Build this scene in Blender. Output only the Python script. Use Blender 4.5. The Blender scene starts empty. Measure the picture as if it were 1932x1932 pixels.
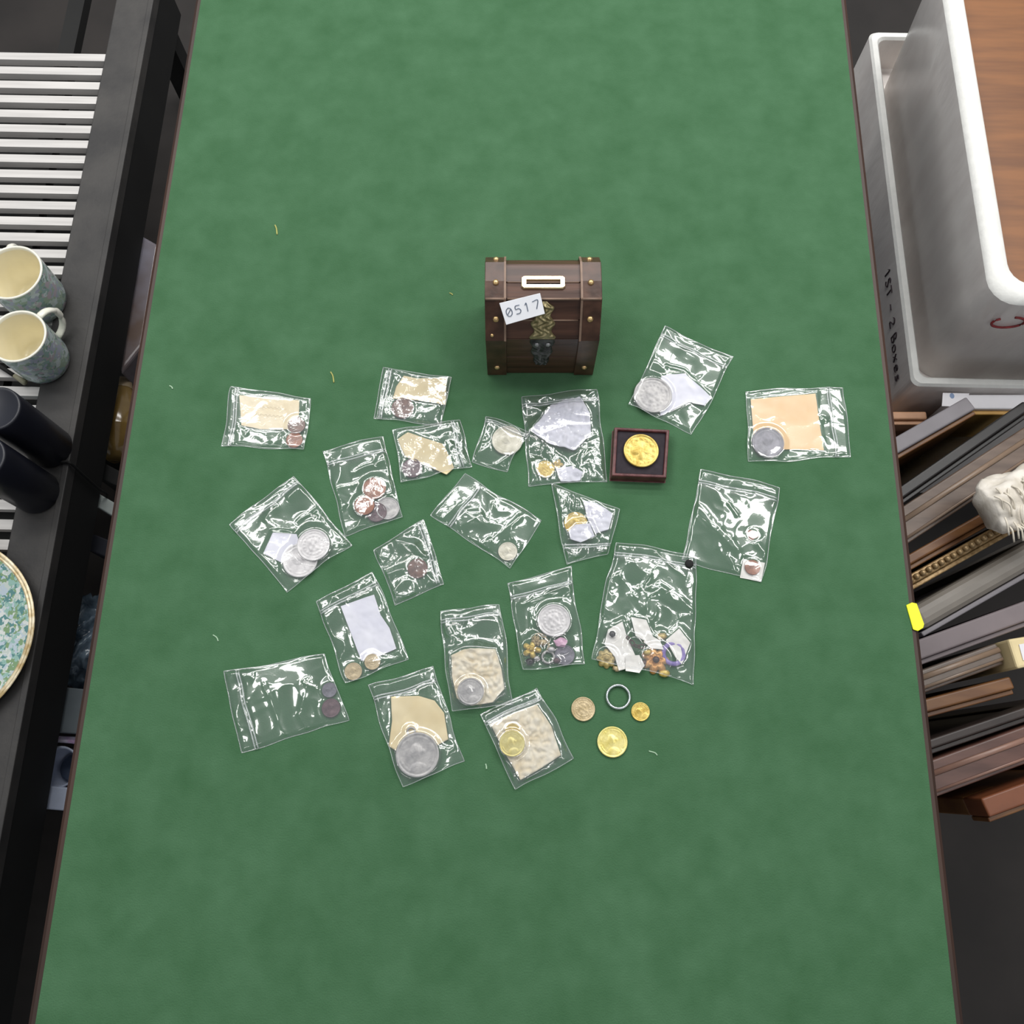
import bpy, bmesh, math, random
import numpy as np
from mathutils import Vector, Matrix

# ------------------------------------------------------------------ camera
F_PX, TILT, YAW = 1650.0, math.radians(17.1), math.radians(1.28)
CAM = np.array([0.0, 0.0, 1.57])
scn = bpy.context.scene
col = scn.collection
cam_d = bpy.data.cameras.new('camera')
cam_d.sensor_fit = 'HORIZONTAL'; cam_d.sensor_width = 36.0
cam_d.lens = F_PX / 1932.0 * 36.0
cam_d.clip_start = 0.01
cam = bpy.data.objects.new('camera', cam_d); col.objects.link(cam)
cam.location = CAM; cam.rotation_euler = (TILT, 0, YAW)
scn.camera = cam

# ------------------------------------------------------------------ world, lamps, exposure
scn.view_settings.view_transform = 'Standard'
scn.view_settings.look = 'None'
scn.view_settings.gamma = 1.0
scn.view_settings.use_curve_mapping = False
scn.view_settings.exposure = 0.12
world = bpy.data.worlds.new('room_light'); scn.world = world
world.use_nodes = True
bgn = world.node_tree.nodes['Background']
bgn.inputs[0].default_value = (0.80, 0.86, 0.94, 1); bgn.inputs[1].default_value = 0.24


def unseen_overhead_light(loc, sx, sy, power, rot=0, colr=(1.0, 0.985, 0.96)):
    d = bpy.data.lights.new('unseen_overhead_light', 'AREA'); d.shape = 'RECTANGLE'
    d.size = sx; d.size_y = sy; d.energy = power; d.color = colr
    o = bpy.data.objects.new('unseen_overhead_light', d); col.objects.link(o)
    o.location = loc; o.rotation_euler = (0, 0, rot)
    return o


for ly, k, ln in ((-1.30, 0.45, 1.35), (0.10, 0.30, 0.5), (0.95, 0.95, 1.35), (1.80, 1.1, 1.35), (2.70, 1.1, 1.35)):     # unseen overhead panels, rows added for bag highlights and fill
    unseen_overhead_light((1.30, ly, 2.85), ln, 0.28, 18.0 * k, 0.06)
    unseen_overhead_light((-1.30, ly, 2.85), ln, 0.28, 14.5 * k, 0.06)
unseen_overhead_light((0.0, 1.85, 2.85), 1.0, 0.28, 13.0, 0.06)  # unseen centre panels added for highlights on the middle bags
unseen_overhead_light((0.0, 2.70, 2.85), 1.0, 0.28, 13.0, 0.06)
scn.cycles.transparent_max_bounces = 32
scn.cycles.max_bounces = 10
scn.cycles.use_denoising = True
scn.cycles.caustics_reflective = False
scn.cycles.caustics_refractive = False

# ------------------------------------------------------------------ pixel <-> place
ROT = np.array(Matrix.Rotation(YAW, 3, 'Z') @ Matrix.Rotation(TILT, 3, 'X'))
TZ = 0.75            # table top
SZ = 0.30            # shelf top


def ray(px, py):
    return ROT @ np.array([(px - 966) / F_PX, -(py - 966) / F_PX, -1.0])


def at(px, py, z=TZ):
    d = ray(px, py)
    return CAM + d * ((z - CAM[2]) / d[2])


def mpp(px, py, z=TZ):
    return float(np.linalg.norm(at(px + 5, py, z) - at(px - 5, py, z)) / 10)


# ------------------------------------------------------------------ noise (numpy perlin)
def perlin(x, y, seed=0):
    x = np.asarray(x, float); y = np.asarray(y, float)
    rng = np.random.RandomState(seed)
    ang = rng.rand(256) * 2 * np.pi
    perm = rng.permutation(256)
    gx, gy = np.cos(ang), np.sin(ang)
    xi = np.floor(x).astype(int); yi = np.floor(y).astype(int)
    xf, yf = x - xi, y - yi

    def g(ix, iy, dx, dy):
        k = perm[(perm[ix & 255] + iy) & 255]
        return gx[k] * dx + gy[k] * dy
    u = xf ** 3 * (xf * (xf * 6 - 15) + 10); v = yf ** 3 * (yf * (yf * 6 - 15) + 10)
    a = g(xi, yi, xf, yf); b = g(xi + 1, yi, xf - 1, yf)
    c = g(xi, yi + 1, xf, yf - 1); d = g(xi + 1, yi + 1, xf - 1, yf - 1)
    return ((a + (b - a) * u) * (1 - v) + (c + (d - c) * u) * v) * 1.5


# ------------------------------------------------------------------ materials
def lin(r, g, b):
    f = lambda c: (c / 255 / 12.92) if c <= 10 else ((c / 255 + 0.055) / 1.055) ** 2.4
    return (f(r), f(g), f(b), 1)


MATS = {}


def mat(name, base, rough=0.5, metal=0.0, var=0.25, scale=40.0, bump=0.0, bscale=200.0,
        second=None, spec=0.5, stretch=None, detail=4.0, lo=0.35, hi=0.65):
    """principled surface whose colour is mixed by procedural noise"""
    if name in MATS:
        return MATS[name]
    m = bpy.data.materials.new(name); m.use_nodes = True
    nt = m.node_tree; n = nt.nodes; L = nt.links
    p = n['Principled BSDF']
    p.inputs['Roughness'].default_value = rough
    p.inputs['Metallic'].default_value = metal
    p.inputs['Specular IOR Level'].default_value = spec
    tc = n.new('ShaderNodeTexCoord'); mp = n.new('ShaderNodeMapping')
    L.new(tc.outputs['Object'], mp.inputs['Vector'])
    if stretch:
        mp.inputs['Scale'].default_value = stretch
    no = n.new('ShaderNodeTexNoise'); no.inputs['Scale'].default_value = scale
    no.inputs['Detail'].default_value = detail
    L.new(mp.outputs[0], no.inputs['Vector'])
    cr = n.new('ShaderNodeValToRGB')
    if second is None:
        second = tuple(min(1, c * (1 + var)) for c in base[:3]) + (1,)
        base = tuple(c * (1 - var) for c in base[:3]) + (1,)
    cr.color_ramp.elements[0].color = base; cr.color_ramp.elements[0].position = lo
    cr.color_ramp.elements[1].color = second; cr.color_ramp.elements[1].position = hi
    L.new(no.outputs['Fac'], cr.inputs['Fac']); L.new(cr.outputs['Color'], p.inputs['Base Color'])
    if bump:
        bn = n.new('ShaderNodeTexNoise'); bn.inputs['Scale'].default_value = bscale
        bn.inputs['Detail'].default_value = 3
        L.new(mp.outputs[0], bn.inputs['Vector'])
        bp = n.new('ShaderNodeBump'); bp.inputs['Strength'].default_value = bump
        bp.inputs['Distance'].default_value = 0.001
        L.new(bn.outputs['Fac'], bp.inputs['Height']); L.new(bp.outputs['Normal'], p.inputs['Normal'])
    MATS[name] = m
    return m


def film_mat(name, haze=0.06, gloss=0.15, rough=0.065, bump=0.10, bscale=200.0, tint=(1.0, 1.0, 1.0)):
    """thin clear polythene: see-through, a little milky, glossy"""
    if name in MATS:
        return MATS[name]
    m = bpy.data.materials.new(name); m.use_nodes = True
    nt = m.node_tree; n = nt.nodes; L = nt.links
    n.remove(n['Principled BSDF']); out = n['Material Output']
    tc = n.new('ShaderNodeTexCoord')
    no = n.new('ShaderNodeTexNoise'); no.inputs['Scale'].default_value = bscale
    no.inputs['Detail'].default_value = 2; no.inputs['Distortion'].default_value = 1.2
    L.new(tc.outputs['Object'], no.inputs['Vector'])
    bp = n.new('ShaderNodeBump'); bp.inputs['Strength'].default_value = bump; bp.inputs['Distance'].default_value = 0.001
    L.new(no.outputs['Fac'], bp.inputs['Height'])
    tr = n.new('ShaderNodeBsdfTransparent'); tr.inputs['Color'].default_value = (*tint, 1)
    gl = n.new('ShaderNodeBsdfGlossy'); gl.inputs['Color'].default_value = (1, 1, 1, 1)
    gl.inputs['Roughness'].default_value = rough
    L.new(bp.outputs['Normal'], gl.inputs['Normal'])
    df = n.new('ShaderNodeBsdfDiffuse'); df.inputs['Color'].default_value = (0.82, 0.86, 0.88, 1)
    L.new(bp.outputs['Normal'], df.inputs['Normal'])
    # thin film: same reflectance from either side, rising towards grazing view
    fr = n.new('ShaderNodeLayerWeight'); fr.inputs['Blend'].default_value = 0.5
    L.new(bp.outputs['Normal'], fr.inputs['Normal'])
    pw = n.new('ShaderNodeMath'); pw.operation = 'POWER'; pw.inputs[1].default_value = 4.0
    L.new(fr.outputs['Facing'], pw.inputs[0])
    ad = n.new('ShaderNodeMath'); ad.operation = 'MULTIPLY_ADD'; ad.use_clamp = True
    ad.inputs[1].default_value = 0.8; ad.inputs[2].default_value = gloss
    L.new(pw.outputs[0], ad.inputs[0])
    m1 = n.new('ShaderNodeMixShader'); m1.inputs[0].default_value = haze
    tl = n.new('ShaderNodeBsdfTranslucent'); tl.inputs['Color'].default_value = (0.86, 0.9, 0.92, 1)
    dt_ = n.new('ShaderNodeMixShader'); dt_.inputs[0].default_value = 0.2
    L.new(df.outputs[0], dt_.inputs[1]); L.new(tl.outputs[0], dt_.inputs[2])
    L.new(tr.outputs[0], m1.inputs[1]); L.new(dt_.outputs[0], m1.inputs[2])
    m2 = n.new('ShaderNodeMixShader')
    L.new(ad.outputs[0], m2.inputs[0]); L.new(m1.outputs[0], m2.inputs[1])
    g2 = n.new('ShaderNodeBsdfGlossy'); g2.inputs['Color'].default_value = (1, 1, 1, 1); g2.inputs['Roughness'].default_value = 0.24
    gm = n.new('ShaderNodeMixShader'); gm.inputs[0].default_value = 0.28
    L.new(gl.outputs[0], gm.inputs[1]); L.new(g2.outputs[0], gm.inputs[2]); L.new(gm.outputs[0], m2.inputs[2])
    L.new(m2.outputs[0], out.inputs['Surface'])
    MATS[name] = m
    return m


def floral_mat(name, cols, scale, rough=0.25):
    m = bpy.data.materials.new(name); m.use_nodes = True
    nt = m.node_tree; n = nt.nodes; L = nt.links; p = n['Principled BSDF']
    p.inputs['Roughness'].default_value = rough
    tc = n.new('ShaderNodeTexCoord')
    no = n.new('ShaderNodeTexNoise'); no.inputs['Scale'].default_value = scale * 0.7; no.inputs['Detail'].default_value = 2
    L.new(tc.outputs['Object'], no.inputs['Vector'])
    mx = n.new('ShaderNodeMixRGB'); mx.inputs[0].default_value = 0.025
    L.new(tc.outputs['Object'], mx.inputs[1]); L.new(no.outputs['Color'], mx.inputs[2])
    vo = n.new('ShaderNodeTexVoronoi'); vo.inputs['Scale'].default_value = scale
    L.new(mx.outputs[0], vo.inputs['Vector'])
    sp = n.new('ShaderNodeSeparateColor'); L.new(vo.outputs['Color'], sp.inputs[0])
    cr = n.new('ShaderNodeValToRGB'); cr.color_ramp.interpolation = 'CONSTANT'
    els = cr.color_ramp.elements
    els[0].position = 0; els[0].color = cols[0]
    els[1].position = 1.0 / len(cols); els[1].color = cols[1]
    for i in range(2, len(cols)):
        e = els.new(i / len(cols)); e.color = cols[i]
    L.new(sp.outputs[0], cr.inputs['Fac'])
    L.new(cr.outputs[0], p.inputs['Base Color'])
    return m


# ------------------------------------------------------------------ object helpers
def mesh(name, verts, faces, m, parent=None, smooth=False, origin=None, local=False):
    """verts in world space (or local to the parent); origin at the foot of the shape"""
    v = np.array(verts, float)
    o = bpy.data.objects.new(name, None) if False else None
    if parent is not None:
        org = np.zeros(3) if local else np.array(parent['_o'])
    else:
        org = np.array(origin) if origin is not None else np.array([(v[:, 0].min() + v[:, 0].max()) / 2,
                                                                     (v[:, 1].min() + v[:, 1].max()) / 2, v[:, 2].min()])
    me = bpy.data.meshes.new(name)
    me.from_pydata([tuple(q) for q in (v - org)], [], [tuple(int(i) for i in f_) for f_ in faces])
    if smooth:
        me.polygons.foreach_set('use_smooth', [True] * len(me.polygons))
    me.materials.append(m)
    ob = bpy.data.objects.new(name, me); col.objects.link(ob)
    if parent is not None:
        ob.parent = parent
        if not local:
            pass
        ob['_o'] = [float(c) for c in (np.array(parent['_o']) if not local else org)]
    else:
        ob.location = org; ob['_o'] = [float(c) for c in org]
    return ob


def thing(name, label, cat, loc, rz=0.0, group=None):
    o = bpy.data.objects.new(name, None); col.objects.link(o)
    o.location = loc; o.rotation_euler = (0, 0, rz); o.empty_display_size = 0.02
    o['_o'] = [float(c) for c in loc]
    return tag(o, label, cat, group)


def tag(o, label, cat, group=None):
    o['label'] = label; o['category'] = cat
    if group:
        o['group'] = group
    return o


def structure(o):
    o['kind'] = 'structure'
    return o


def box(lo, hi):
    x0, y0, z0 = lo; x1, y1, z1 = hi
    v = [(x0, y0, z0), (x1, y0, z0), (x1, y1, z0), (x0, y1, z0), (x0, y0, z1), (x1, y0, z1), (x1, y1, z1), (x0, y1, z1)]
    f = [(0, 3, 2, 1), (4, 5, 6, 7), (0, 1, 5, 4), (1, 2, 6, 5), (2, 3, 7, 6), (3, 0, 4, 7)]
    return v, f


def join(*parts):
    V, Fc = [], []
    for v, f in parts:
        k = len(V); V += [tuple(q) for q in v]; Fc += [tuple(i + k for i in g) for g in f]
    return V, Fc


def prism(poly, z0, z1):
    n = len(poly)
    a = sum(poly[i][0] * poly[(i + 1) % n][1] - poly[(i + 1) % n][0] * poly[i][1] for i in range(n))
    if a < 0:
        poly = poly[::-1]
    v = [(p[0], p[1], z0) for p in poly] + [(p[0], p[1], z1) for p in poly]
    f = [tuple(range(n))[::-1], tuple(range(n, 2 * n))] + [(i, (i + 1) % n, n + (i + 1) % n, n + i) for i in range(n)]
    return v, f


def lathe(prof, c, seg=48, close=False):
    """profile of (radius, z) about the vertical through c"""
    v, f = [], []
    for r, z in prof:
        for k in range(seg):
            a = 2 * math.pi * k / seg
            v.append((c[0] + r * math.cos(a), c[1] + r * math.sin(a), c[2] + z))
    for i in range(len(prof) - 1):
        for k in range(seg):
            a, b = i * seg + k, i * seg + (k + 1) % seg
            f.append((a, b, b + seg, a + seg))
    if close:
        f.append(tuple(range(seg))[::-1]); f.append(tuple(range((len(prof) - 1) * seg, len(prof) * seg)))
    return v, f


def tube(pts, r, seg=8, flat=1.0, closed=False, rs=None):
    pts = [Vector(p) for p in pts]; n = len(pts)
    v, f = [], []
    for i, p in enumerate(pts):
        a = pts[(i - 1) % n] if closed or i > 0 else p
        b = pts[(i + 1) % n] if closed or i < n - 1 else p
        t = (b - a).normalized()
        up = Vector((0, 0, 1)) if abs(t.z) < 0.95 else Vector((1, 0, 0))
        s = t.cross(up).normalized(); w = s.cross(t)
        rr = rs[i] if rs else r
        for k in range(seg):
            q = 2 * math.pi * k / seg
            v.append(tuple(p + s * (rr * math.cos(q)) + w * (rr * flat * math.sin(q))))
    for i in range(n if closed else n - 1):
        for k in range(seg):
            a, b = i * seg + k, i * seg + (k + 1) % seg
            j = ((i + 1) % n) * seg
            f.append((a, b, j + (k + 1) % seg, j + k))
    if not closed:
        f.append(tuple(range(seg))[::-1]); f.append(tuple(range((n - 1) * seg, n * seg)))
    return v, f


def smooth_path(pts, n=8):
    """catmull-rom through the points"""
    P = [np.array(p, float) for p in pts]; P = [2 * P[0] - P[1]] + P + [2 * P[-1] - P[-2]]
    out = []
    for i in range(1, len(P) - 2):
        for k in range(n):
            t = k / n
            out.append(0.5 * ((2 * P[i]) + (-P[i - 1] + P[i + 1]) * t + (2 * P[i - 1] - 5 * P[i] + 4 * P[i + 1] - P[i + 2]) * t * t
                              + (-P[i - 1] + 3 * P[i] - 3 * P[i + 1] + P[i + 2]) * t ** 3))
    out.append(P[-2])
    return out


def bevel(ob, w=0.001, seg=2):
    b = ob.modifiers.new('bevel', 'BEVEL'); b.width = w; b.segments = seg; b.limit_method = 'ANGLE'
    b.angle_limit = math.radians(40)
    return ob


def xform(vf, M):
    v, f = vf
    return [tuple(M @ Vector(p)) for p in v], f


# stroke lettering (unit cell 1 high, about 0.6 wide)
STROKES = {
    '0': [[(.3, 1), (.08, .8), (.02, .45), (.12, .1), (.35, 0), (.55, .2), (.6, .55), (.5, .88), (.3, 1)], [(.12, .25), (.5, .75)]],
    '1': [[(.15, .78), (.32, 1), (.3, 0)]],
    '2': [[(.05, .8), (.25, 1), (.5, .88), (.5, .62), (.05, .05), (.6, .02)]],
    '5': [[(.55, 1), (.12, .98), (.08, .58), (.38, .62), (.56, .36), (.42, .06), (.05, .04)]],
    '7': [[(.02, .95), (.6, 1), (.28, 0)]],
    'S': [[(.55, .88), (.3, 1), (.08, .8), (.3, .52), (.55, .25), (.3, 0), (.03, .12)]],
    'T': [[(0, 1), (.6, 1)], [(.3, 1), (.3, 0)]],
    '-': [[(.08, .5), (.55, .5)]],
    'B': [[(.08, 0), (.08, 1), (.45, .9), (.42, .58), (.1, .52), (.52, .42), (.52, .08), (.08, 0)]],
    'o': [[(.3, .62), (.06, .5), (.06, .12), (.3, 0), (.52, .14), (.5, .5), (.3, .62)]],
    'x': [[(.05, .6), (.5, 0)], [(.5, .62), (.05, 0)]],
    'e': [[(.08, .32), (.5, .36), (.42, .6), (.14, .55), (.06, .2), (.25, 0), (.52, .1)]],
    's': [[(.48, .56), (.2, .6), (.12, .42), (.46, .2), (.3, 0), (.04, .06)]],
}


def lettering(text, place, r, m, parent, adv=0.8, local=False):
    """place(u, v) -> point; one small object per written character"""
    x = 0.0
    for ch in text:
        parts = []
        for st in STROKES.get(ch, []):
            pts = smooth_path([(x + a, b, 0) for a, b in st], 4) if len(st) > 2 else [np.array((x + a, b, 0)) for a, b in st]
            parts.append(tube([place(p[0], p[1]) for p in pts], r, 6, 0.5))
        if parts:
            mesh('written_character', *join(*parts), m, parent, local=local)
        x += adv if ch != ' ' else adv * 0.6


# ------------------------------------------------------------------ palette
M_BAIZE = mat('green_baize', lin(57, 93, 62), 0.92, 0, scale=34, bump=0.6, bscale=700, spec=0.1,
              second=lin(77, 113, 83), lo=0.1, hi=0.9, detail=14)
M_EDGE = mat('brown_edge', lin(52, 31, 19), 0.5, 0, 0.3, 60, stretch=(1, 0.08, 1))
M_BLACKWOOD = mat('black_shelf', lin(48, 47, 47), 0.62, 0, scale=14, bump=0.35, bscale=160,
                  second=lin(66, 64, 62), detail=9)
M_SLAT = mat('pale_slat', lin(200, 197, 194), 0.5, 0, 0.10, 30, stretch=(0.2, 4, 1))
M_FLOOR = mat('dark_floor', lin(34, 30, 28), 0.8, 0, 0.3, 6)
M_CHEST = mat('chest_wood', lin(58, 36, 26), 0.36, 0, scale=35, stretch=(0.25, 3, 3), second=lin(92, 62, 48), bump=0.15, bscale=90)
M_STRAP = mat('chest_strap', lin(56, 35, 24), 0.34, 0, scale=60, second=lin(86, 58, 44), bump=0.2, bscale=150)
M_PALELINE = mat('pale_line_and_highlight', lin(132, 108, 92), 0.5, 0, 0.15, 80)  # pale lines on the chest, including its painted edge highlights
M_BRASS = mat('polished_brass', lin(232, 214, 172), 0.24, 0.85, 0.06, 50)
M_STUD = mat('brass_stud', lin(214, 180, 128), 0.3, 0.8, 0.1, 50)
M_OLDBRASS = mat('antique_brass', lin(122, 112, 78), 0.42, 0.6, scale=120, second=lin(168, 156, 118))
M_IRON = mat('dark_iron', lin(44, 44, 44), 0.4, 0.6, scale=120, second=lin(96, 96, 96))
M_BLACK = mat('black_void', lin(14, 14, 13), 0.8, 0, 0.2, 20)
M_STICKER = mat('white_sticker', lin(244, 245, 250), 0.5, 0, 0.03, 60)
M_INK = mat('grey_ink', lin(96, 106, 122), 0.7, 0, 0.2, 200)
M_MARKER = mat('dark_marker', lin(52, 40, 46), 0.6, 0, 0.2, 200)
M_RED = mat('red_marker', lin(140, 50, 52), 0.6, 0, 0.2, 200)
M_FILM = film_mat('polythene_film')
M_FILM_SOFT = film_mat('polythene_film_smooth', haze=0.055, gloss=0.145, rough=0.06, bump=0.08, bscale=110)
M_FILM_CRISP = film_mat('polythene_film_crinkled', haze=0.065, gloss=0.19, rough=0.07, bump=0.22, bscale=240)
M_BACK = film_mat('polythene_back', haze=0.01, gloss=0.0, rough=0.2, bump=0.1)
M_ZIP = film_mat('zip_strip', haze=0.26, gloss=0.12, rough=0.2, bump=0.1)
M_SEAM = film_mat('bag_seam', haze=0.20, gloss=0.08, rough=0.25, bump=0.3)
PAPERS = {
    'cream': mat('cream_paper', lin(230, 212, 172), 0.75, 0, scale=30, second=lin(240, 226, 194)),
    'buff': mat('buff_paper', lin(222, 202, 154), 0.75, 0, scale=30, second=lin(236, 220, 178)),
    'tan': mat('tan_paper', lin(234, 192, 134), 0.75, 0, scale=30, second=lin(242, 206, 156)),
    'white': mat('white_paper', lin(222, 222, 236), 0.7, 0, scale=40, second=lin(236, 236, 246)),
    'tissue': mat('cream_tissue', lin(228, 212, 178), 0.8, 0, scale=60, second=lin(244, 236, 216), bump=0.5, bscale=150),
    'shell': mat('off_white_shell', lin(232, 229, 222), 0.5, 0, scale=60, second=lin(244, 242, 238)),
}
METAL = {
    'silver': mat('silver_coin', lin(158, 156, 156), 0.44, 0.4, scale=160, second=lin(190, 187, 185), bump=0.25, bscale=500),
    'bright': mat('bright_silver_coin', lin(198, 195, 196), 0.42, 0.3, scale=160, second=lin(220, 217, 217), bump=0.25, bscale=500),
    'nickel': mat('champagne_silver_coin', lin(196, 192, 172), 0.45, 0.4, scale=160, second=lin(220, 216, 200), bump=0.25, bscale=500),
    'grey': mat('grey_pewter_coin', lin(96, 96, 104), 0.5, 0.5, scale=160, second=lin(124, 122, 132), bump=0.25, bscale=500),
    'copper': mat('copper_coin', lin(116, 64, 36), 0.48, 0.2, scale=160, second=lin(150, 90, 56), bump=0.25, bscale=500),
    'brown': mat('brown_bronze_coin', lin(84, 54, 42), 0.52, 0.2, scale=160, second=lin(114, 78, 62), bump=0.25, bscale=500),
    'plum': mat('plum_bronze_coin', lin(76, 56, 62), 0.52, 0.2, scale=160, second=lin(104, 80, 86), bump=0.25, bscale=500),
    'gold': mat('gold_coin', lin(190, 160, 74), 0.36, 0.4, scale=160, second=lin(220, 196, 112), bump=0.25, bscale=500),
    'palegold': mat('pale_gold_coin', lin(216, 200, 112), 0.36, 0.35, scale=160, second=lin(236, 224, 150), bump=0.2, bscale=500),
    'bronze': mat('pale_bronze_coin', lin(168, 150, 112), 0.44, 0.35, scale=160, second=lin(200, 182, 146), bump=0.3, bscale=600),
}

# ------------------------------------------------------------------ the setting: floor
structure(mesh('floor', *box((-2.2, -1.6, -0.02), (2.2, 2.6, 0.0)), M_FLOOR))

# ------------------------------------------------------------------ table
XL, XR, YN, YF = -0.392, 0.3737, -0.42, 1.06
tbl = thing('table', 'long table covered in green baize with a thin brown wooden edge', 'table', ((XL + XR) / 2, (YN + YF) / 2, 0))
mesh('baize_top', *box((XL, YN, TZ - 0.004), (XR, YF, TZ)), M_BAIZE, tbl)
mesh('table_board', *box((XL - 0.001, YN - 0.001, TZ - 0.026), (XR + 0.001, YF + 0.001, TZ - 0.0042)), M_EDGE, tbl)
for sx in (-1, 1):
    x0 = XL if sx < 0 else XR
    pr = [(0.0, -0.026), (0.0, -0.0006), (0.0035, -0.0008), (0.0068, -0.0030), (0.0080, -0.008), (0.0080, -0.020), (0.006, -0.026)]
    v, f = [], []
    for y in (YN - 0.008, YF + 0.008):
        v += [(x0 + sx * (a + 0.0002), y, TZ + b) for a, b in pr]
    k = len(pr)
    f = [(i, (i + 1) % k, k + (i + 1) % k, k + i) for i in range(k)] + [tuple(range(k)), tuple(range(k, 2 * k))]
    mesh('edge_moulding', v, f, M_EDGE, tbl)
for y0 in (YN, YF):
    s = -1 if y0 == YN else 1
    lo, hi = sorted((y0 + s * 0.0002, y0 + s * 0.008))
    mesh('edge_moulding', *box((XL, lo, TZ - 0.026), (XR, hi, TZ - 0.001)), M_EDGE, tbl)
for sx in (XL + 0.03, XR - 0.075):
    for sy in (YN + 0.03, YF - 0.075):
        bevel(mesh('leg', *box((sx, sy, 0), (sx + 0.045, sy + 0.045, TZ - 0.026)), M_EDGE, tbl), 0.003)

# ------------------------------------------------------------------ treasure chest money box
cw, sw = math.cos(YAW), math.sin(YAW)
CH = np.array([cw * 0.029 - sw * 0.402, sw * 0.029 + cw * 0.402, TZ])
chest = thing('money_box', 'dark wooden treasure chest money box with brass coin slot and studs', 'money box', CH, YAW)
PROF = [(0, 0), (0, 0.073), (0.0112, 0.0888), (0.0234, 0.106), (0.040, 0.1075), (0.060, 0.106), (0.072, 0.095), (0.078, 0.073), (0.078, 0)]
HW = 0.0512


def nrm2(a, b):
    d = np.array(b) - np.array(a); d = d / np.linalg.norm(d)
    return np.array([-d[1], d[0]])          # outward for this winding


def offset_prof(k):
    out = []
    for i, p in enumerate(PROF):
        ns = []
        if i > 0: ns.append(nrm2(PROF[i - 1], p))
        if i < len(PROF) - 1: ns.append(nrm2(p, PROF[i + 1]))
        n_ = sum(ns); n_ = n_ / np.linalg.norm(n_)
        c_ = max(0.5, float(np.dot(n_, ns[0])))
        out.append(np.array(p) + n_ * k / c_)
    return out


def seg_plank(a, b, x0, x1, t0, t1, gap=0.0005):
    a, b = np.array(a), np.array(b); d = (b - a) / np.linalg.norm(b - a); n_ = nrm2(a, b)
    a = a + d * gap; b = b - d * gap
    q = [a + n_ * t0, b + n_ * t0, b + n_ * t1, a + n_ * t1]
    v = [(x0, y, z) for y, z in q] + [(x1, y, z) for y, z in q]
    f = [(0, 1, 2, 3), (7, 6, 5, 4), (0, 4, 5, 1), (1, 5, 6, 2), (2, 6, 7, 3), (3, 7, 4, 0)]
    return v, f


inner = offset_prof(-0.004)
pl = [tuple(p) for p in inner]
v = [(-HW + 0.001, y, max(z, 0.0005)) for y, z in pl] + [(HW - 0.001, y, max(z, 0.0005)) for y, z in pl]
k = len(pl)
mesh('carcass', v, [tuple(range(k)), tuple(range(k, 2 * k))[::-1]] + [(i, k + i, k + (i + 1) % k, (i + 1) % k) for i in range(k)],
     M_CHEST, chest, local=True)
segs = []
for i in range(len(PROF) - 1):
    a, b = np.array(PROF[i]), np.array(PROF[i + 1])
    if i in (0, len(PROF) - 2):
        m_ = a + (b - a) * 0.5
        segs += [(a, m_), (m_, b)]
    else:
        segs.append((a, b))
for a, b in segs:
    bevel(mesh('plank', *seg_plank(a, b, -HW, HW, -0.0042, 0.0, 0.00035), M_CHEST, chest, local=True), 0.0005, 1)
for sx in (-1, 1):                                                    # end panels
    pts = [tuple(p) for p in offset_prof(-0.0005)]
    x0, x1 = sx * HW, sx * (HW + 0.0014)
    v = [(x0, y, max(z, 0.0)) for y, z in pts] + [(x1, y, max(z, 0.0)) for y, z in pts]
    mesh('end_panel', v, [tuple(range(k)), tuple(range(k, 2 * k))[::-1]] + [(i, k + i, k + (i + 1) % k, (i + 1) % k) for i in range(k)],
         M_CHEST, chest, local=True)
for sx in (-1, 1):                                                    # straps over lid and front
    o1, o0 = offset_prof(0.0024), offset_prof(0.0002)
    xa, xb = sx * 0.0345, sx * (HW + 0.0030)
    v, f = [], []
    for x in (xa, xb):
        v += [(x, y, max(z, 0.0004)) for y, z in o1] + [(x, y, max(z, 0.0004)) for y, z in o0]
    kk = 2 * len(PROF); n_ = len(PROF)
    for i in range(n_ - 1):
        f += [(i, i + 1, kk + i + 1, kk + i), (n_ + i, kk + n_ + i, kk + n_ + i + 1, n_ + i + 1),
              (i, n_ + i, n_ + i + 1, i + 1), (kk + i, kk + i + 1, kk + n_ + i + 1, kk + n_ + i)]
    f += [(0, kk, kk + n_, n_), (n_ - 1, kk - 1, 2 * kk - 1, kk + n_ - 1)]
    st = bevel(mesh('strap', v, f, M_STRAP, chest, local=True), 0.0006, 2)
    o2 = offset_prof(0.0030)
    rows = list(range(1, n_ - 1)); v2, f2 = [], []
    for i in rows:
        (y1_, z1_), (y0_, z0_) = o2[i], o1[i]
        xe = xa + sx * 0.0020
        v2 += [(xa, y0_, z0_), (xa, y1_, z1_), (xe, y1_, z1_), (xe, y0_, z0_)]
    for r_ in range(len(rows) - 1):
        for c_ in range(4):
            f2.append((r_ * 4 + c_, r_ * 4 + (c_ + 1) % 4, (r_ + 1) * 4 + (c_ + 1) % 4, (r_ + 1) * 4 + c_))
    f2 += [(3, 2, 1, 0), tuple(len(v2) - 4 + c_ for c_ in range(4))]
    mesh('strap_piping', v2, f2, M_PALELINE, st, local=True)
for (i, t, r) in ((2, 0.0, 0.0008), (3, 0.0, 0.0012), (4, 0.0, 0.0007)):        # pale seams between the planks; middle strip paints the lid edge's highlight
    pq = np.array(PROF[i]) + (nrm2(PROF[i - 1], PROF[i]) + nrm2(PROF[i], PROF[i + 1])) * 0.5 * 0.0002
    mesh('pale_seam_highlight', *tube([(-0.0335, pq[0], pq[1]), (0.0335, pq[0], pq[1])], r, 6), M_PALELINE, chest, True, local=True)
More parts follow.
